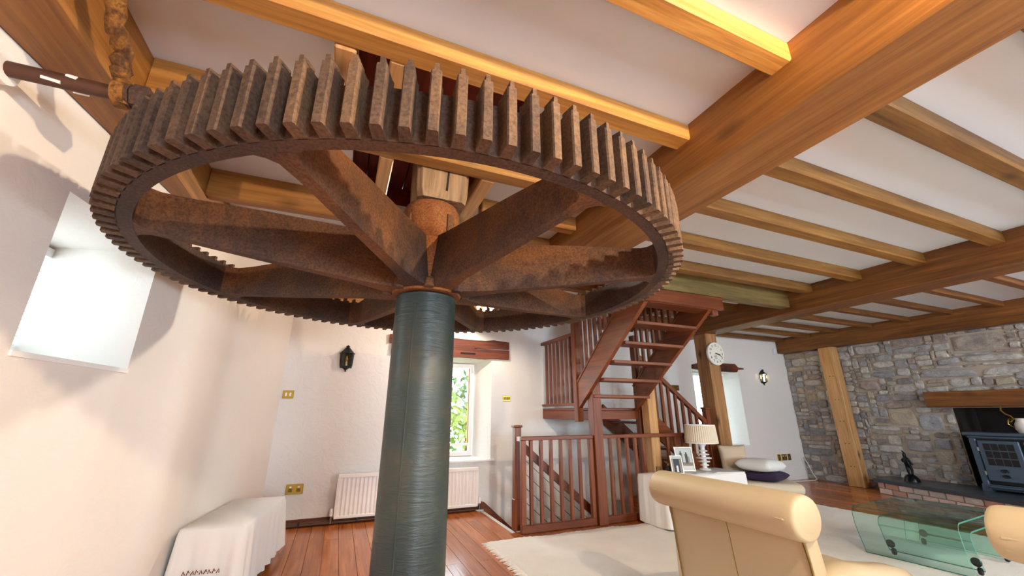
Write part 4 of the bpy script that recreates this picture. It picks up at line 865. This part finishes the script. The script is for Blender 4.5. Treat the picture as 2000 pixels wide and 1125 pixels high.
# ------------------------------------------------------------------ armchairs
def armchair(label, loc, rz):
    t = thing('armchair', label, 'armchair', loc, rz); hw = .48
    # faces +x; scroll back at x<0
    def sweep(prof, half, cen, ks):
        m = len(prof); ys = [-half, -half+.004, -half+.02, -half+.05]+[-half+.05+(2*half-.1)*i/8 for i in range(1, 8)]+[half-.05, half-.02, half-.004, half]; vs = []
        for y in ys:
            e = half-abs(y); k = 1 if e > .049 else ks[0 if e < .001 else 1 if e < .01 else 2]
            for x, z in prof: cx, cz = cen if cen else (.06, z); vs.append((cx+(x-cx)*k, y, cz+(z-cz)*k))
        L = len(ys); return MB().add(vs, [tuple(range(m)), tuple(range((L-1)*m, L*m))]+[(a*m+i, a*m+(i+1) % m, (a+1)*m+(i+1) % m, (a+1)*m+i) for a in range(L-1) for i in range(m)])
    bk = obj('backrest', sweep([(.17, .30), (.12, .55), (.08, .74), (.06, .80), (.0, .80), (-.01, .72), (.01, .62), (.045, .30), (.07, .07), (.17, .07)], hw-.045, None, (.85, .92, .97)), 'cream_leather', t, smooth=55)
    rl = [(-.02+.112*math.cos(a), .80+.106*math.sin(a)) for a in [2*PI*i/22 for i in range(22)]]
    obj('scroll_roll', sweep(rl, hw, (-.02, .80), (.84, .93, .98)), 'cream_leather', t, smooth=55)
    for s in (-1, 1):
        # pleats at the scroll ends and a piped side seam
        for dz in (-.045, 0, .045): obj('pleat', MB().tube([(-.13+abs(dz)*.35, s*(hw-.10), .80+dz), (-.131+abs(dz)*.35, s*(hw-.05), .798+dz), (-.112, s*(hw-.015), .795+dz*.8)], [.002, .005, .003], 5), 'cream_leather', bk)
        obj('scroll_disc', MB().lathe([(0, s*(hw+.006)), (.055, s*(hw+.004)), (.075, s*(hw-.004)), (.075, s*(hw-.02))], (-.02, 0, .80), 20, 'y'), 'cream_leather', bk, smooth=50)
        obj('piping', MB().tube([(-.008, s*(hw-.055), .70), (.012, s*(hw-.052), .6), (.046, s*(hw-.052), .3), (.07, s*(hw-.052), .08)], .006, 6), 'brass_dark', bk)
        # sweeping arm
        ap = [(.06, .07), (.06, .52), (.14, .57), (.28, .57), (.45, .54), (.60, .52), (.70, .50), (.76, .47), (.77, .42), (.74, .07)]
        a0, a1 = s*(hw-.13), s*(hw+.01); mbA = MB(); va = []; n = len(ap)
        for y, k in ((a0, .93), (a0+s*.025, 1), (a1-s*.03, 1), (a1, .92)):
            for x, z in ap: va.append((.42+(x-.42)*(1-(1-k)*.4), y, .07+(z-.07)*k))
        mbA.add(va, [tuple(range(n)), tuple(range(3*n, 4*n))]+[(a*n+i, a*n+(i+1) % n, (a+1)*n+(i+1) % n, (a+1)*n+i) for a in range(3) for i in range(n)])
        obj('armrest', mbA, 'cream_leather', t, smooth=55)
    obj('back_seam', MB().tube([(-.009, 0, .72), (.011, 0, .62), (.046, 0, .30), (.07, 0, .08)], .003, 5), 'brass_dark', bk)
    obj('seat_base', MB().box(.10, .74, -hw+.12, hw-.12, .08, .30, .01), 'cream_leather', t); obj('seat_cushion', MB().rbox(.12, .78, -hw+.125, hw-.125, .29, .45, .05, 3), 'cream_leather', t, smooth=50)
    for i, j in ((.10, -.40), (.10, .40), (.70, -.40), (.70, .40)): obj('leg', MB().lathe([(0, 0), (.02, 0), (.03, .075), (0, .075)], (i, j, 0), 10), 'lintel_z', t)
    return t
armchair('cream leather armchair with scrolled back seen from behind beside the rug', (2.12, 1.90, .021), 0.02)
armchair('cream armchair cut off by the right edge beside the glass table', (2.66, .50, .021), -.02)
# ------------------------------------------------------------------ glass coffee table with a nested smaller one
def glass_table(label, loc, rz, L, Wd, H, th, wheels):
    t = thing('glass_table', label, 'coffee table', loc, rz); hx, hw = L/2, Wd/2
    pr = []
    def arc(cx, cz, r, a0, a1, n=8): return [(cx+r*math.cos(a0+(a1-a0)*i/n), cz+r*math.sin(a0+(a1-a0)*i/n)) for i in range(n+1)]
    side = [(-hx+.10, .035 if wheels else 0), (-hx+.06, .10), (-hx+.03, .18), (-hx+.005, .26), (-hx-.0, H-.07)]
    left = side+arc(-hx+.06, H-.06, .06, PI, PI/2)
    cen = left+[(-x, z) for x, z in left[::-1]]
    # offset the centre line to a thick sheet
    out = []
    for i, p in enumerate(cen):
        a = Vector(cen[max(0, i-1)]); b = Vector(cen[min(len(cen)-1, i+1)]); d = (b-a).normalized(); nn = Vector((-d.y, d.x)); out.append((Vector(p)+nn*th/2, Vector(p)-nn*th/2))
    m = len(out); vs = [(o[0].x, y, o[0].y) for y in (-hw, hw) for o in out]+[(o[1].x, y, o[1].y) for y in (-hw, hw) for o in out]
    sh_ = MB().add(vs, [(i, i+1, m+i+1, m+i) for i in range(m-1)]+[(2*m+i, 2*m+i+1, 3*m+i+1, 3*m+i) for i in range(m-1)])
    g = obj('glass_sheet', sh_, 'green_glass', t, smooth=60)
    for y in (-hw, hw): obj('glass_edge', MB().add([(o[0].x, y, o[0].y) for o in out]+[(o[1].x, y, o[1].y) for o in out], [(i, i+1, m+i+1, m+i) for i in range(m-1)]), 'glass_edge', g)
    for e in (0, m-1): obj('glass_edge', MB().add([(out[e][k].x, y, out[e][k].y) for y in (-hw, hw) for k in (0, 1)], [(0, 1, 3, 2)]), 'glass_edge', g)
    if wheels:
        for i in (-1, 1):
            for j in (-1, 1): w_ = obj('castor', MB().lathe([(0, -.012), (.026, -.012), (.03, 0), (.026, .012), (0, .012)], (i*(hx-.10), j*(hw-.03), .03), 16, 'y'), 'black_iron', t, smooth=40); obj('castor_disc', MB().lathe([(0, -.004), (.034, -.004), (.034, .004), (0, .004)], (i*(hx-.065), j*(hw-.03), .10), 16, 'x'), 'black_iron', t, smooth=40)
glass_table('larger waterfall table of bent greenish glass on the rug', (5.33, 2.44, .021), .09, 1.06, .74, .40, .012, False)
glass_table('smaller glass table on castors nested under the larger one', (5.36, 2.36, .021), .09, .86, .62, .325, .012, True)
# ------------------------------------------------------------------ rug
def rugz(u, v): return .014+.004*math.sin(u*57)*math.sin(v*43)+random.uniform(-.0025, .0035)
rx0, rx1, ry0, ry1 = 1.6, 6.72, -2.2, 4.46  # rug carried on unseen behind the viewer so ceiling bounce stays whiter
rg = thing('rug', 'large white shaggy rug with a fringe covering the seating area', 'rug', (4.1, 1.1, 0))
mbr = MB().grid(220, 240, lambda u, v: (rx0+(rx1-rx0)*u+.012*math.sin(v*31), ry0+(ry1-ry0)*v-.02*u+.012*math.sin(u*29)+.06*(1-u), .004 if (u in (0, 1) or v in (0, 1)) else rugz(u, v)))
obj('pile', mbr, 'rug_white', rg, smooth='all')
fr = MB(); y = ry0+.02
while y < ry1+.05:
    a = random.uniform(-.03, .03); L = random.uniform(.05, .09); fr.tube([(rx0+.01, y, .006), (rx0-L*.5, y+a*.5, .006), (rx0-L, y+a, .004)], [.005, .004, .002], 4); y += .013
o = obj('fringe', fr, 'rug_white', rg); o['kind'] = 'stuff'
# end
# groups: things of one kind share a group phrase
GR = {'ceiling_beam': 'main ceiling beams', 'timber_post': 'timber posts', 'armchair': 'cream armchairs', 'glass_table': 'nested glass tables', 'wall_lantern': 'half-lanterns on the back wall', 'picture_frame': 'picture frames on the console',
      'light_switch': 'brass switches on the back wall', 'wall_socket': 'brass sockets low on the back wall', 'ceiling_lamp': 'ceiling lamps', 'pillow': 'pillows on the chaise', 'venetian_blind': 'window blinds', 'window_lintel': 'window lintels', 'garden_shrub': 'garden shrubs', 'tablecloth': 'white tablecloths', 'papers': 'papers on the console'}
for o in S.objects:
    k = o.name.split('.')[0]
    if o.parent is None and k in GR: o['group'] = GR[k]
